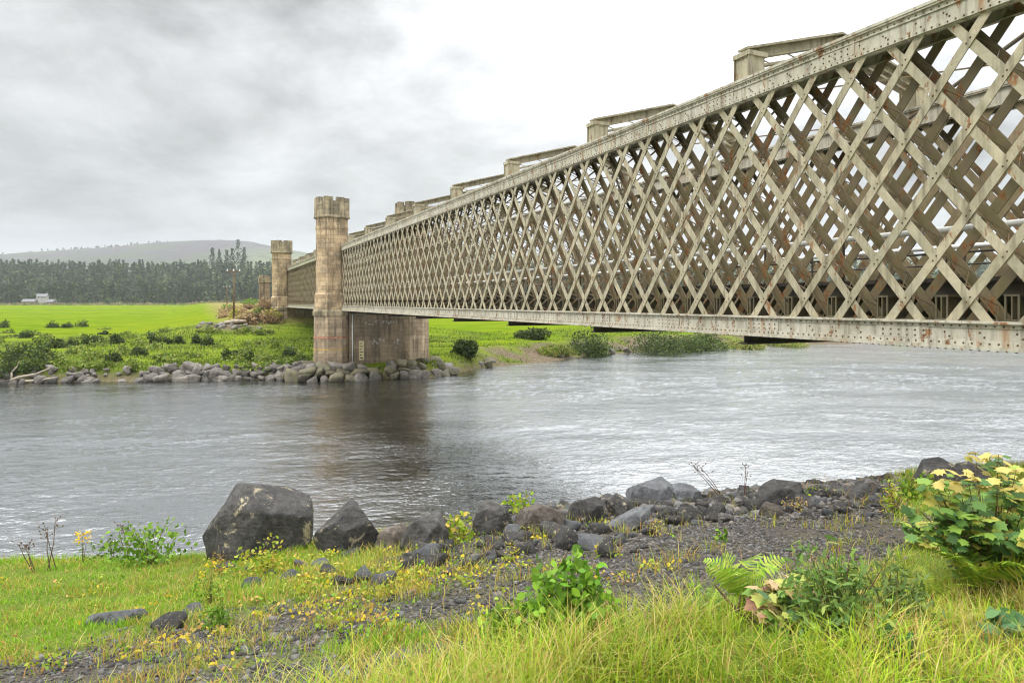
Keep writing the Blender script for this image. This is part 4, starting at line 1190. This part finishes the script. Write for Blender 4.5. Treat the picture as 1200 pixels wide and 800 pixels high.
# ------------------------------------------------------------------ trees far off
def conifer_pts(n, h, r, g):
    u = g.random(n)**0.75; zz = h*(0.10+0.90*u); rr = r*(1-u)**0.8*(0.35+0.65*g.random(n)**.5)*(1+.25*np.sin(zz*2.2+g.random()*6)); a = g.uniform(0, 6.28, n)
    return np.stack([rr*np.cos(a), rr*np.sin(a), zz], 1)
def forest():
    Vs, Qs, Cs, TV, TQ, off, toff = [], [], [], [], [], 0, 0
    g = np.random.default_rng(5)
    rows = []
    for i in range(4600):
        Y = 690+330*g.random()**1.2; X = g.uniform(-0.86, 0.82)*Y
        rows.append((X, Y))
    for i in range(420):   # front edge
        Y = g.uniform(684, 700); rows.append((g.uniform(-.86, .4)*Y, Y))
    for X, Y in rows:
        front = Y < 720
        px = 600+F*X/Y
        Z = float(far_h(X, Y)); con = g.random() < (0.72 if px < 230 else 0.5)
        if 600 < px and g.random() < .3: continue
        if con:
            h = g.uniform(15, 24); n = 34; P = conifer_pts(n, h, h*.17, g)
            base = np.array([(.030, .050, .022), (.038, .062, .028), (.045, .070, .026)])[g.integers(3)]; sz = 3.3
        else:
            h = g.uniform(6, 11) if front else g.uniform(12, 19); n = 34
            P, _ = lumpy(n, h*.34, h*.34, h*.85, int(g.integers(1e6)), 5); P[:, 2] += h*.2
            base = np.array([(.055, .085, .025), (.075, .11, .03), (.09, .12, .035), (.05, .075, .03)])[g.integers(4)]; sz = 3.2
        c = np.repeat(base[None]*g.uniform(.6, 1.3), n, 0)*g.uniform(.75, 1.25, (n, 1))
        V, q, C = leaf_cloud(P+np.array([X, Y, Z]), (0, 0, .4), sz*g.uniform(.6, 1.2, n), c, 'diamond')
        Vs.append(V); Qs.append(q+off); Cs.append(C); off += len(V)
        if con and Y < 760:
            r = .28; tv = np.array([(X-r, Y, Z), (X+r, Y, Z), (X+r*.5, Y, Z+h*.7), (X-r*.5, Y, Z+h*.7), (X, Y+r, Z), (X, Y-r, Z), (X, Y-r*.5, Z+h*.7), (X, Y+r*.5, Z+h*.7)])
            Vs.append(tv); Qs.append(np.array([[0, 1, 2, 3], [4, 5, 6, 7]])+off); Cs.append(np.tile([[.16, .13, .10]], (8, 1))); off += 8
    me = np_mesh('distant_wood', np.vstack(Vs), [np.vstack(Qs)], M['needle'], np.vstack(Cs))
    tag(link('distant_wood', me), 'dark mixed conifer wood covering the low rise beyond the field', kind='stuff')
    # hedge and scrub along the end of the field
    Vs, Qs, Cs, off = [], [], [], 0
    for i in range(520):
        Y = g.uniform(640, 672); X = g.uniform(-.8, -.30)*Y; Z = float(far_h(X, Y)); h = g.uniform(.9, 2.4)
        P, _ = lumpy(22, 2.4, 2.0, h, int(g.integers(1e6)), 4)
        base = np.array([(.26, .20, .10), (.30, .27, .12), (.15, .17, .05), (.10, .13, .04)])[g.integers(4)]
        V, q, C = leaf_cloud(P+np.array([X, Y, Z]), (0, 0, .4), g.uniform(.6, 1.2, 22), np.repeat(base[None], 22, 0)*g.uniform(.7, 1.3, (22, 1)), 'diamond')
        Vs.append(V); Qs.append(q+off); Cs.append(C); off += len(V)
    me = np_mesh('scrub_line', np.vstack(Vs), [np.vstack(Qs)], M['leaf'], np.vstack(Cs))
    tag(link('scrub_line', me), 'brown and green scrub along the far end of the field', kind='stuff')
    Vs, Qs, Cs, off = [], [], [], 0
    for i in range(260):   # trees sprinkled on the moorland crest
        X = g.uniform(-2300, -1450); Y = 3000+g.normal()*120; Z = float(hill_h(X, Y)); h = g.uniform(7, 14)
        P = conifer_pts(16, h, 4, g); c = np.tile([[.03, .045, .025]], (16, 1))
        V, q, C = leaf_cloud(P+np.array([X, Y, Z-1]), (0, 0, .4), np.full(16, 5.0), c, 'diamond'); Vs.append(V); Qs.append(q+off); Cs.append(C); off += len(V)
    me = np_mesh('moorland_trees', np.vstack(Vs), [np.vstack(Qs)], M['needle'], np.vstack(Cs))
    tag(link('moorland_trees', me), 'scattered trees along the moorland crest', kind='stuff')
forest()
def tall_conifer(px, ptop, Y, wp, label):
    X = (px-600)/F*Y; Z = float(far_h(X, Y)); ztop = EYE+(354-ptop)*Y/F; h = ztop-Z
    root = empty('conifer_tree', (X, Y, Z), 0, label, 'tree', 'tall pines above the wood')
    g = np.random.default_rng(int(px*10)); n = 420
    u = g.random(n); zz = h*(.3+.7*u); rr = wp*Y/F*.5*(1-u*.75)*(.3+.7*g.random(n))*(1+.35*np.sin(u*19+px)); a = g.uniform(0, 6.28, n)
    P = np.stack([rr*np.cos(a), rr*np.sin(a), zz], 1)
    c = pick([(.032, .05, .026), (.04, .06, .03)], n, .25)
    V, q, C = leaf_cloud(P, (0, 0, .4), 1.5*g.uniform(.6, 1.3, n), c, 'diamond')
    link('crown', np_mesh('crown', V, [q], M['needle'], C), root)
    m = MB(); m.tube((0, 0, 0), (0, 0, h*.9), .45, .12, 6); m.build('trunk', M['pole'], root)
for px, pt, Y, wp, lab in ((249, 290, 960, 11, 'leftmost tall pine of the clump rising above the wood'), (257, 292, 955, 8, 'slim pine right beside the leftmost tall pine'), (266, 293, 965, 10, 'middle pine in the clump rising above the wood'),
                           (272, 291, 950, 9, 'pine just left of the tallest one above the wood'), (279, 281, 960, 14, 'tallest broad pine of the clump rising above the wood'), (286, 290, 962, 9, 'short pine right of the tallest one above the wood')):
    tall_conifer(px, pt, Y, wp, lab)

# cottages at the foot of the wood
def cottage(px, py, Y, wm, hm, label, wall, rz):
    X = (px-600)/F*Y; Z = max(EYE+(354-py)*Y/F, float(far_h(X, Y)))-0.3
    r = empty('cottage', (X, Y, Z), rz, label, 'house')
    c = MB(); c.box(-wm/2, wm/2, -3, 3, -4, hm); wl = c.build('wall', M[wall], r)
    c = MB(); rh = 2.6
    c.add([(-wm/2-.3, -3.3, hm+.01), (wm/2+.3, -3.3, hm+.01), (wm/2+.3, 3.3, hm+.01), (-wm/2-.3, 3.3, hm+.01), (-wm/2-.3, 0, hm+rh), (wm/2+.3, 0, hm+rh)],
          [(0, 1, 5, 4), (2, 3, 4, 5), (0, 4, 3), (1, 2, 5), (0, 3, 2, 1)]); rf = c.build('roof', M['slate'], r)
    c = MB(); c.box(wm/2-1.2, wm/2-.4, -.4, .4, hm+rh-.6, hm+rh+.9); c.build('chimney', M[wall], rf)
    for k in (-.28, .05, .3):
        c = MB(); c.box(wm*k-.5, wm*k+.5, -3.03, -2.98, hm*.4, hm*.85); c.build('window', M['glass_dark'], r)
cottage(50, 350, 672, 9, 2.6, 'white cottage among the trees at the foot of the wood', 'white_wall', 0.3)
cottage(35, 356, 655, 12, 2.4, 'long low grey roofed building left of the white cottage', 'stone', 0.05)
cottage(61, 356, 656, 6, 2.2, 'small low grey shed right of the white cottage', 'stone', -0.1)

def pole(px, ptop, Y, zb, label, arms=True):
    X = (px-600)/F*Y; zt = EYE+(354-ptop)*Y/F
    r = empty('utility_pole', (X, Y, zb), 0.1, label, 'utility pole'); h = zt-zb
    m = MB(); m.tube((0, 0, -.3), (0, 0, h), .17, .12, 8); m.build('pole', M['pole'], r, smooth=True)
    m = MB(); m.box(-1.05, 1.05, -.2, -.1, h-.55, h-.38); m.bar((-.8, -.14, h-.56), (0, -.14, h-1.1), (.03, 0, .02), (0, .02, 0)); m.bar((.8, -.14, h-.56), (0, -.14, h-1.1), (.03, 0, .02), (0, .02, 0)); m.build('crossarm', M['pole'], r)
    for e in (-.98, .98, 0):
        m = MB(); m.ring(e, -.15, [(.05, h-.38), (.13, h-.32), (.08, h-.22), (.13, h-.16), (.04, h-.05)], 8); m.build('insulator', M['ceramic'], r)
x, y, z = ray_far(274, 378, 100.0)
pole(274, 315, 112.0, float(far_h((274-600)/F*112, 112.0)), 'wooden utility pole with a crossarm, standing left of the far abutment')
x = (266-600)/F*230; pole(266, 335, 230.0, float(far_h(x, 230.0)), 'small distant utility pole left of the nearer one, against the wood')

# driftwood
def driftwood(ptsw, radii, label):
    o0 = Vector(ptsw[0]); m = MB(); m.path([Vector(p)-o0 for p in ptsw], radii, 7)
    r = m.build('driftwood_log', M['drift'], None, tuple(o0), smooth=True); tag(r, label, 'driftwood'); return r
xw = lambda px, Y: (px-600)/F*Y
d1 = driftwood([(xw(10, 63.6), 63.6, .15), (xw(22, 63.5), 63.5, .55), (xw(42, 63.7), 63.7, .8), (xw(58, 64.2), 64.2, 1.3)], [.12, .11, .09, .04], 'long grey driftwood branch lying along the left shore')
m = MB(); m.path([Vector((.3, 0, .1)), Vector((.25, .05, .8)), Vector((.75, .1, 1.4)), Vector((.95, .1, 1.9))], [.10, .08, .06, .03], 6); m.build('side_branch', M['drift'], d1, smooth=True)
driftwood([(xw(30, 63.4), 63.4, .2), (xw(48, 63.3), 63.3, .3), (xw(66, 63.6), 63.6, .55)], [.09, .08, .04], 'shorter driftwood pole beside the long branch on the left shore')
x, y, z = ray_far(275, 380); driftwood([(x-1.6, y, z+.25), (x, y+.1, z+.45), (x+1.7, y, z+.5)], [.25, .32, .2], 'pale bleached log lying in the grass near the utility pole')

# ------------------------------------------------------------------ near plants
def at(px, py): return ray_near(px, py)
def herb(name, px, py, wp, hp, label, pal, n, leaf, shape='oval', cat='plant', flowers=None, stems=8, bias=(0, -.3, .7), lift=0.0):
    x, y, z = at(px, py); m = y/F; rx, rz = wp*m*.5, hp*m
    root = empty(name, (x, y, z), 0, label, cat)
    P, lob = lumpy(n, rx, rx*.75, rz, int(px*7+py), 11); P[:, 2] += lift*rz*rng.random(n)
    c = pick(pal, n, .2)
    V, q, C = leaf_cloud(P, bias, leaf*rng.uniform(.55, 1.25, n), c, shape)
    link('foliage', np_mesh('foliage', V, [q], M['leaf'], C), root)
    mm = MB()
    for i in range(stems):
        a = random.uniform(0, 6.28); k = random.uniform(.1, .75); e = Vector((math.cos(a)*rx*k, math.sin(a)*rx*k*.7, rz*random.uniform(.7, 1.1)))
        mm.path([Vector((e.x*.15, e.y*.15, -.02)), e*.55, e], [leaf*.06, leaf*.045, leaf*.02], 5)
    mm.build('stem', M['twig'], root)
    if flowers:
        fc, nf, fs, lo = flowers
        for q in range(nf):
            pf = np.array([rng.normal(0, rx*.45), rng.normal(0, rx*.3), rz*rng.uniform(lo, 1.12)])
            V, qq, C = leaf_cloud(pf[None]+rng.normal(0, fs*.4, (6, 3)), (0, 0, 1.5), fs*rng.uniform(.7, 1.2, 6), pick([fc], 6, .15), 'oval')
            link('flower_head', np_mesh('flower_head', V, [qq], M['leaf'], C), root)
    return root
LIME = [(.24, .36, .02), (.30, .38, .03), (.17, .30, .02), (.36, .38, .04)]
MID = [(.10, .21, .015), (.14, .27, .02), (.18, .32, .025), (.08, .16, .015)]
YEL = [(.38, .38, .03), (.45, .38, .05), (.28, .34, .03), (.50, .36, .06)]
herb('bramble_bush', 175, 660, 105, 42, 'leafy green bramble on the bank edge left of the largest boulder', MID+[(.2, .33, .03)], 620, .075, cat='bramble', stems=10)
herb('bramble_bush', 132, 652, 52, 34, 'darker twiggy bramble just right of the yellow ragwort', [(.08, .15, .02), (.11, .2, .02), (.06, .1, .02)], 240, .06, cat='bramble', stems=12)
herb('ragwort_plant', 97, 660, 26, 34, 'yellow flowering ragwort on the grassy edge at left', MID, 90, .05, 'narrow', 'flower', ((.75, .50, .01), 16, .035, .72), 7)
herb('weed_plant', 248, 706, 46, 40, 'fresh green weed with a few yellow flowers in the dry turf', MID+LIME, 300, .05, 'narrow', 'weed', ((.7, .5, .02), 8, .025, .7), 8)
herb('weed_plant', 262, 735, 40, 32, 'bright green grassy weed beside the gravel below the yellow flowers', MID, 220, .07, 'narrow', 'weed', None, 4)
herb('weed_plant', 312, 672, 66, 34, 'lime yellow weed at the foot of the largest boulder', LIME+YEL, 420, .055, 'oval', 'weed', None, 8)
herb('weed_plant', 258, 672, 30, 26, 'rusty orange weed under the left corner of the largest boulder', [(.40, .20, .05), (.45, .28, .06), (.30, .22, .05)], 160, .045, 'narrow', 'weed', None, 6)
herb('seedling', 492, 612, 26, 18, 'yellow green seedling on the boulder beside the dark water', YEL, 60, .075, cat='seedling', stems=4)
herb('seedling', 540, 634, 46, 30, 'yellow leaved seedling spilling between two boulders', YEL+LIME, 170, .075, cat='seedling', stems=6)
herb('seedling', 612, 604, 56, 24, 'lime leaved seedling with mixed leaves in front of the water', LIME, 130, .085, cat='seedling', stems=6)
herb('seedling', 702, 588, 24, 14, 'tiny orange tipped seedling on top of the rock pile', YEL+[(.12, .3, .03)], 40, .08, cat='seedling', stems=3)
herb('seedling', 600, 658, 16, 22, 'small upright yellow green weed in the stones below the rock pile', YEL, 70, .05, 'narrow', 'weed', None, 4)
herb('seedling', 842, 634, 18, 14, 'small fresh green plant alone on the gravel slope', MID, 50, .06, cat='weed', stems=3)
herb('seedling', 770, 628, 30, 22, 'yellow dry weed on the gravel right of the slanting slab', YEL+STRAW, 120, .05, 'narrow', 'weed', None, 6)
herb('seedling', 930, 600, 30, 16, 'orange dry weed on the gravel crest below the lone boulder', [(.45, .26, .07), (.5, .34, .1), (.3, .28, .05)], 130, .05, 'narrow', 'weed', None, 5)
herb('seedling', 955, 582, 34, 12, 'green weed tuft right of the lone boulder on the crest', MID+LIME, 110, .06, 'oval', 'weed', None, 5)
herb('dock_plant', 672, 748, 118, 80, 'lush broad leaved bright green plant in the centre foreground', MID+[(.13, .30, .02), (.22, .38, .03)], 1500, .078, 'oval', 'plant', None, 14)
herb('dock_plant', 605, 752, 70, 38, 'lower grassy side of green plant left of the lush centre one', MID+LIME, 700, .075, 'narrow', 'plant', None, 8)
herb('willowherb_clump', 985, 745, 150, 88, 'dense blue green willowherb clump with narrow leaves', [(.11, .20, .045), (.15, .26, .05), (.19, .30, .06), (.09, .16, .03), (.26, .33, .07)], 1900, .085, 'narrow', 'plant', ((.22, .07, .20), 9, .012, .9), 20)
herb('willowherb_clump', 1048, 735, 90, 70, 'smaller grey green willowherb clump right of the dense one', [(.12, .19, .05), (.18, .25, .06), (.10, .15, .03)], 900, .075, 'narrow', 'plant', None, 14)
herb('bramble_bush', 1065, 770, 60, 26, 'low trailing bramble in the grass at lower right', [(.07, .16, .05), (.10, .20, .05)], 80, .085, cat='bramble', stems=5)
herb('bramble_bush', 1180, 750, 60, 30, 'blue green bramble leaves at the right edge of the grass', [(.08, .18, .07), (.11, .22, .07)], 70, .10, cat='bramble', stems=5)
herb('weed_plant', 1048, 602, 34, 30, 'dry straw coloured grass tuft at the edge of the right turf', STRAW+LIME, 200, .09, 'narrow', 'weed', None, 10)
for px, py in ((1062, 585), (1085, 582)):
    herb('weed_plant', px, py, 40, 26, 'green leafy weed on the turf %s' % ('left of the two dark boulders' if px < 1070 else 'directly below the two dark boulders'), MID+LIME, 200, .07, 'oval', 'weed', None, 6)

# ferns: fronds with paired leaflets
def fern(px, py, hp, nfr, label, pal, spread=0.7):
    x, y, z = at(px, py); H = hp*y/F
    root = empty('fern', (x, y, z), random.uniform(0, 6), label, 'fern')
    for k in range(nfr):
        a = 6.283*k/nfr+random.uniform(-.3, .3); ln = H*random.uniform(.8, 1.15); sp_ = spread*random.uniform(.6, 1.2)
        d = np.array([math.cos(a), math.sin(a), 0]); up = np.array([0, 0, 1.0])
        t_ = np.linspace(0, 1, 20); pth = d[None]*(sp_*ln*t_**1.6)[:, None]+up[None]*(ln*(t_-.42*t_**2.6))[:, None]
        tan = np.gradient(pth, axis=0); tan /= np.linalg.norm(tan, axis=1)[:, None]
        side = np.cross(tan, up); side /= np.linalg.norm(side, axis=1)[:, None]+1e-9
        V, Q = [], []
        tg = np.array([.75, .25, .5])*random.choice((-1, 1))
        side = side*0.55*(1 if random.random() < .5 else -1)+tg; side -= tan*np.sum(side*tan, 1)[:, None]; side /= np.linalg.norm(side, axis=1)[:, None]+1e-9
        for i in range(3, 20):
            u = t_[i]; pl = ln*.20*math.sin(math.pi*min(1, (1-u)*.93+.05))**.8*(1 if u > .3 else u/.3)
            for sg in (-1, 1):
                b = pth[i]; e = side[i]*sg*pl*random.uniform(.85, 1.1)+tan[i]*pl*random.uniform(.3, .6)-up*pl*random.uniform(.1, .4); wv = tan[i]*ln*.0125
                n0 = len(V); V += [b-wv, b+e*.5-wv*1.1, b+e, b+e*.5+wv*1.1, b+wv]; Q.append([n0, n0+1, n0+2, n0+3, n0+4])
        C = pick(pal, len(V)//5, .18).repeat(5, 0)
        fr = link('frond', np_mesh('frond', np.array(V), [np.array(Q)], M['leaf'], C), root)
    m = MB()
    for k in range(nfr):
        a = 6.283*k/nfr; m.tube((0, 0, -.02), (math.cos(a)*H*.05, math.sin(a)*H*.05, H*.2), H*.012, H*.008, 5)
    m.build('crown_stem', M['twig'], root)
FERN = [(.22, .36, .03), (.28, .40, .04), (.17, .30, .03), (.34, .40, .06)]
fern(868, 716, 92, 9, 'pale lime fern standing left of the large pink tinged leaves', FERN, .55)
fern(842, 722, 44, 7, 'small low fern in the grass left of the pale lime fern', FERN, .8)
fern(1140, 705, 100, 11, 'large arching yellow green fern in front of the sapling', [(.20, .33, .03), (.28, .38, .03), (.15, .26, .025), (.36, .40, .04)], .6)
fern(1178, 690, 118, 8, 'tall upright fern at the right edge beside the sapling', FERN+[(.13, .24, .03)], .4)
fern(1088, 712, 62, 7, 'darker fern leaning left below the sapling', [(.18, .26, .03), (.24, .30, .03)], .6)

# sycamore: big lobed leaves
LOBE = [(0, 0), (.05, .16), (-.02, .42), (.22, .34), (.30, .62), (.46, .42), (.60, .52), (.66, .26), (1.0, 0)]
LOBE = LOBE + [(a, -b) for a, b in LOBE[-2:0:-1]]
def lobed(pos, d, nrm, size, col):
    d = Vector(d).normalized(); s = Vector(nrm).cross(d).normalized(); u = d.cross(s).normalized()
    return [Vector(pos)+d*a*size+s*b*size-u*(0.22*abs(b)*size)-Vector((0, 0, .25*a*a*size)) for a, b in LOBE]
def sycamore(px, py, wp, hp, nl, ls, label, pal, name='sycamore_sapling'):
    x, y, z = at(px, py); m = y/F; rx, rz = wp*m*.5, hp*m
    root = empty(name, (x, y, z), 0, label, 'sapling')
    mm = MB(); V, Q, C = [], [], []
    ns = max(5, int(nl/16))
    tips = []
    for i in range(ns):
        a = random.uniform(0, 6.28); k = math.sqrt(random.random()); e = Vector((math.cos(a)*rx*k, math.sin(a)*rx*k*.8, rz*random.uniform(.45, 1.0)*(1-.25*k)))
        b = Vector((e.x*.25, e.y*.25, -.03)); mid = (b+e)*.5+Vector((0, 0, rz*.1)); mm.path([b, mid, e], [ls*.05, ls*.04, ls*.02], 5); tips.append((b, mid, e))
    for i in range(nl):
        b, mid, e = random.choice(tips); t_ = random.random()**.6; p = mid.lerp(e, t_) if random.random() < .8 else b.lerp(mid, .4+.6*random.random())
        a = random.uniform(0, 6.28); d = Vector((math.cos(a), math.sin(a), random.uniform(-.35, .3))); st = ls*random.uniform(.3, .8); q = p+d*st
        mm.tube(p, q, ls*.012, ls*.008, 4)
        nm = Vector((random.gauss(0, .35), random.gauss(-.25, .35), 1)); s_ = ls*random.uniform(.6, 1.25)
        n0 = len(V); vs = lobed(q, d, nm, s_, None); V += [tuple(v) for v in vs]; Q.append(list(range(n0, n0+len(vs))))
        hi = p.z/rz
        c = np.array(pal[0] if hi > .72 and random.random() < .6 else random.choice(pal[1:]))*random.uniform(.8, 1.2); C += [c]*len(vs)
    link('foliage', np_mesh('foliage', np.array(V), [np.array(Q)], M['leaf'], np.array(C)), root)
    mm.build('stem', M['twig'], root)
SYC = [(.54, .44, .13), (.10, .20, .04), (.14, .26, .045), (.20, .32, .05), (.06, .13, .03), (.30, .37, .06), (.08, .17, .05), (.44, .40, .08)]
sycamore(1162, 690, 190, 172, 820, .105, 'leafy sycamore sapling with cream and yellow young leaves at right', SYC)
sycamore(1196, 660, 70, 135, 170, .105, 'taller sycamore shoot with golden top leaves at the right edge', [(.58, .40, .06)]+SYC[1:])
sycamore(1095, 640, 70, 45, 110, .09, 'low dark green sycamore shoot beside the gravel, left of the leafy sapling', SYC[1:])
sycamore(915, 738, 84, 66, 90, .11, 'sycamore seedling with large pink and cream leaves among the grass', [(.50, .36, .20), (.45, .34, .14), (.40, .20, .14), (.16, .28, .05), (.09, .17, .07), (.40, .42, .10)], 'sycamore_seedling')

# dead stems against the water and in the grass
def dead_stem(px, py, dx, hp, label, n=3, heads=True):
    x, y, z = at(px, py); m = y/F
    mm = MB()
    for i in range(n):
        a = Vector((random.uniform(-.05, .05), random.uniform(-.05, .05), -.02)); e = Vector((dx*m*random.uniform(.6, 1.1)+random.uniform(-.08, .08), random.uniform(-.1, .1), hp*m*random.uniform(.7, 1.05)))
        mid = (a+e)*.5+Vector((random.uniform(-.04, .04), 0, .02)); mm.path([a, mid, e], [.008, .006, .003], 5)
        if heads:
            for k in range(5):
                p = mid.lerp(e, .4+.6*random.random()); q = p+Vector((random.uniform(-.09, .09), random.uniform(-.06, .06), random.uniform(.02, .08))); mm.tube(p, q, .003, .002, 4)
                c = q; mm.ring(c.x, c.y, [(.003, c.z-.012), (.014, c.z), (.004, c.z+.014)], 5)
    r = mm.build('dead_stem', M['twig'], None, (x, y, z)); tag(r, label, 'stem')
dead_stem(850, 588, -40, 42, 'dead brown stems with seed heads leaning left on the rock pile')
dead_stem(872, 584, 6, 40, 'upright thin dead stems right of the leaning seed heads', 2)
dead_stem(150, 655, -8, 48, 'dark seed headed stalks above the twiggy bramble at left', 3)
dead_stem(60, 668, -4, 62, 'tall faint dry grass stalks at the left bank edge', 3)
dead_stem(40, 670, -14, 36, 'short dark dry stalks nearest the left edge of the view', 3)
dead_stem(1020, 588, 12, 26, 'thin dry stalks in front of the low dark boulder', 3)
x, y, z = at(895, 728); m = y/F
mm = MB(); mm.path([Vector((0, 0, .0)), Vector((-.25, 0, .14)), Vector((-.42, .02, .34))], [.016, .013, .007], 6); mm.path([Vector((-.25, 0, .14)), Vector((-.22, .02, .27))], [.009, .004], 5)
tag(mm.build('fallen_branch', M['twig'], None, (x, y-.15, z)), 'dark bare branch sticking up by the pale lime fern', 'branch')

# ------------------------------------------------------------------ air
HAZE = 0.00012
if HAZE > 0:
    hz = MB(); hz.box(-6500, 6500, -1200, 6500, -3.2, 520)
    nt = NT('haze_air'); pv = nt.n('ShaderNodeVolumePrincipled')
    pv.inputs['Color'].default_value = (0.86, 0.90, 0.95, 1); pv.inputs['Density'].default_value = HAZE; pv.inputs['Anisotropy'].default_value = 0.2
    nt.l(pv.outputs[0], nt.out.inputs['Volume'])
    nt.m.cycles.homogeneous_volume = True if hasattr(nt.m.cycles, 'homogeneous_volume') else None
    tag(hz.build('haze', nt.m), 'thin pale haze over the valley', kind='stuff')

# ------------------------------------------------------------------ sky, sun, camera
W = bpy.data.worlds.new('World'); SC.world = W; W.use_nodes = True
wt = W.node_tree; wt.nodes.clear()
def wn(t, **k):
    n_ = wt.nodes.new(t)
    for a, b in k.items(): setattr(n_, a, b)
    return n_
SUN_EL, SUN_AZ = math.radians(50), math.radians(-105)      # azimuth measured from +Y towards +X
sky = wn('ShaderNodeTexSky', sky_type='NISHITA'); sky.sun_disc = False; sky.sun_elevation = SUN_EL; sky.sun_rotation = SUN_AZ
tc = wn('ShaderNodeTexCoord'); sp3 = wn('ShaderNodeSeparateXYZ'); wt.links.new(tc.outputs['Generated'], sp3.inputs[0])
def wm(op, a, b=0.0, clamp=False):
    m_ = wn('ShaderNodeMath', operation=op, use_clamp=clamp)
    for i, v in enumerate((a, b)):
        if hasattr(v, 'links'): wt.links.new(v, m_.inputs[i])
        else: m_.inputs[i].default_value = v
    return m_.outputs[0]
zc = wm('MAXIMUM', sp3.outputs[2], 0.0)
den = wm('ADD', zc, 0.30)
cx = wn('ShaderNodeCombineXYZ'); wt.links.new(wm('DIVIDE', sp3.outputs[0], den), cx.inputs[0]); wt.links.new(wm('DIVIDE', sp3.outputs[1], den), cx.inputs[1])
def wnoise(scale, detail, off, dist=0.3):
    mp = wn('ShaderNodeMapping'); wt.links.new(cx.outputs[0], mp.inputs[0]); mp.inputs['Location'].default_value = off
    n_ = wn('ShaderNodeTexNoise'); wt.links.new(mp.outputs[0], n_.inputs['Vector']); n_.inputs['Scale'].default_value = scale; n_.inputs['Detail'].default_value = detail
    n_.inputs['Roughness'].default_value = 0.58; n_.inputs['Distortion'].default_value = dist; return n_.outputs['Fac']
n1 = wnoise(1.05, 9, (0.3, 4.4, 0)); n2 = wnoise(3.0, 9, (1.0, 2.0, 0))
# brightness of the cloud deck: darker low on the left, thin and bright high ahead on the right
GA, GE = math.radians(22), math.radians(46)      # where the cloud is thinnest
sd = (math.sin(GA)*math.cos(GE), math.cos(GA)*math.cos(GE), math.sin(GE))
vd = wn('ShaderNodeVectorMath', operation='DOT_PRODUCT'); wt.links.new(tc.outputs['Generated'], vd.inputs[0]); vd.inputs[1].default_value = sd
glow = wm('POWER', wm('MAXIMUM', vd.outputs['Value'], 0.0), 9.0)
CL = wm('ADD', wm('MULTIPLY', wm('SUBTRACT', n1, 0.5), 1.7), wm('MULTIPLY', wm('SUBTRACT', n2, 0.5), 0.95))
hi = wm('MULTIPLY', wm('SUBTRACT', zc, 0.40), 2.2, True)            # deck brightest overhead, raised further out of view to lift ground and water
back = wm('MULTIPLY', wm('MULTIPLY', sp3.outputs[1], -1.0, True), 0.6)  # extra brightness behind the camera, added to light the bridge's near face
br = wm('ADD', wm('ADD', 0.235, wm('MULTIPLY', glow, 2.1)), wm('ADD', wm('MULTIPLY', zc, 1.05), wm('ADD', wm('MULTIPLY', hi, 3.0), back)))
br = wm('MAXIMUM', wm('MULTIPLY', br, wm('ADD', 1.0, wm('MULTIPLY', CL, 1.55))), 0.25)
cc = wn('ShaderNodeMix', data_type='RGBA'); cc.inputs[0].default_value = 0.5
tint = wn('ShaderNodeMix', data_type='RGBA', blend_type='MULTIPLY'); tint.inputs[0].default_value = 1.0
cb = wn('ShaderNodeCombineColor')
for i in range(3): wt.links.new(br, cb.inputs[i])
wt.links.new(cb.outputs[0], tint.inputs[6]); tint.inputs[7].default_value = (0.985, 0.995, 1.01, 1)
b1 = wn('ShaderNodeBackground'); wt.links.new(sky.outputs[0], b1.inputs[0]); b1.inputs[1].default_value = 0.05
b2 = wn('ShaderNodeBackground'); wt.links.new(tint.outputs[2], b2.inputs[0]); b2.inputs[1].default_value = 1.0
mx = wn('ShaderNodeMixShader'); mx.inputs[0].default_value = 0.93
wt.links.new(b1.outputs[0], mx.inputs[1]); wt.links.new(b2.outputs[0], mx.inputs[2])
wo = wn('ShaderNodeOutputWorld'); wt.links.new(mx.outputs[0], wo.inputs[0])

sun = bpy.data.lights.new('sun', 'SUN'); sun.energy = 1.5; sun.angle = math.radians(14); sun.color = (1.0, 0.96, 0.9)
so = bpy.data.objects.new('sun', sun); COL.objects.link(so); so.location = (20, -20, 60)
SLEL, SLAZ = SUN_EL, SUN_AZ
so.rotation_euler = Vector((-math.sin(SLAZ)*math.cos(SLEL), -math.cos(SLAZ)*math.cos(SLEL), -math.sin(SLEL))).to_track_quat('-Z', 'Y').to_euler()

cam = bpy.data.cameras.new('camera'); cam.sensor_width = 36; cam.lens = 24; cam.shift_y = -46/1200; cam.clip_end = 20000; cam.clip_start = 0.05
cam.dof.use_dof = True; cam.dof.focus_distance = 22; cam.dof.aperture_fstop = 9
co_ = bpy.data.objects.new('camera', cam); COL.objects.link(co_); co_.location = (0, 0, EYE); co_.rotation_euler = (math.pi/2, 0, 0)
SC.camera = co_
SC.view_settings.view_transform = 'Standard'; SC.view_settings.look = 'None'; SC.view_settings.gamma = 1.0
SC.view_settings.exposure = 0.17
SC.render.engine = 'CYCLES'
SC.cycles.use_denoising = True
SC.cycles.filter_width = 1.1
SC.cycles.max_bounces = 6; SC.cycles.diffuse_bounces = 3; SC.cycles.glossy_bounces = 3; SC.cycles.transmission_bounces = 3; SC.cycles.volume_bounces = 1
SC.cycles.sample_clamp_indirect = 6
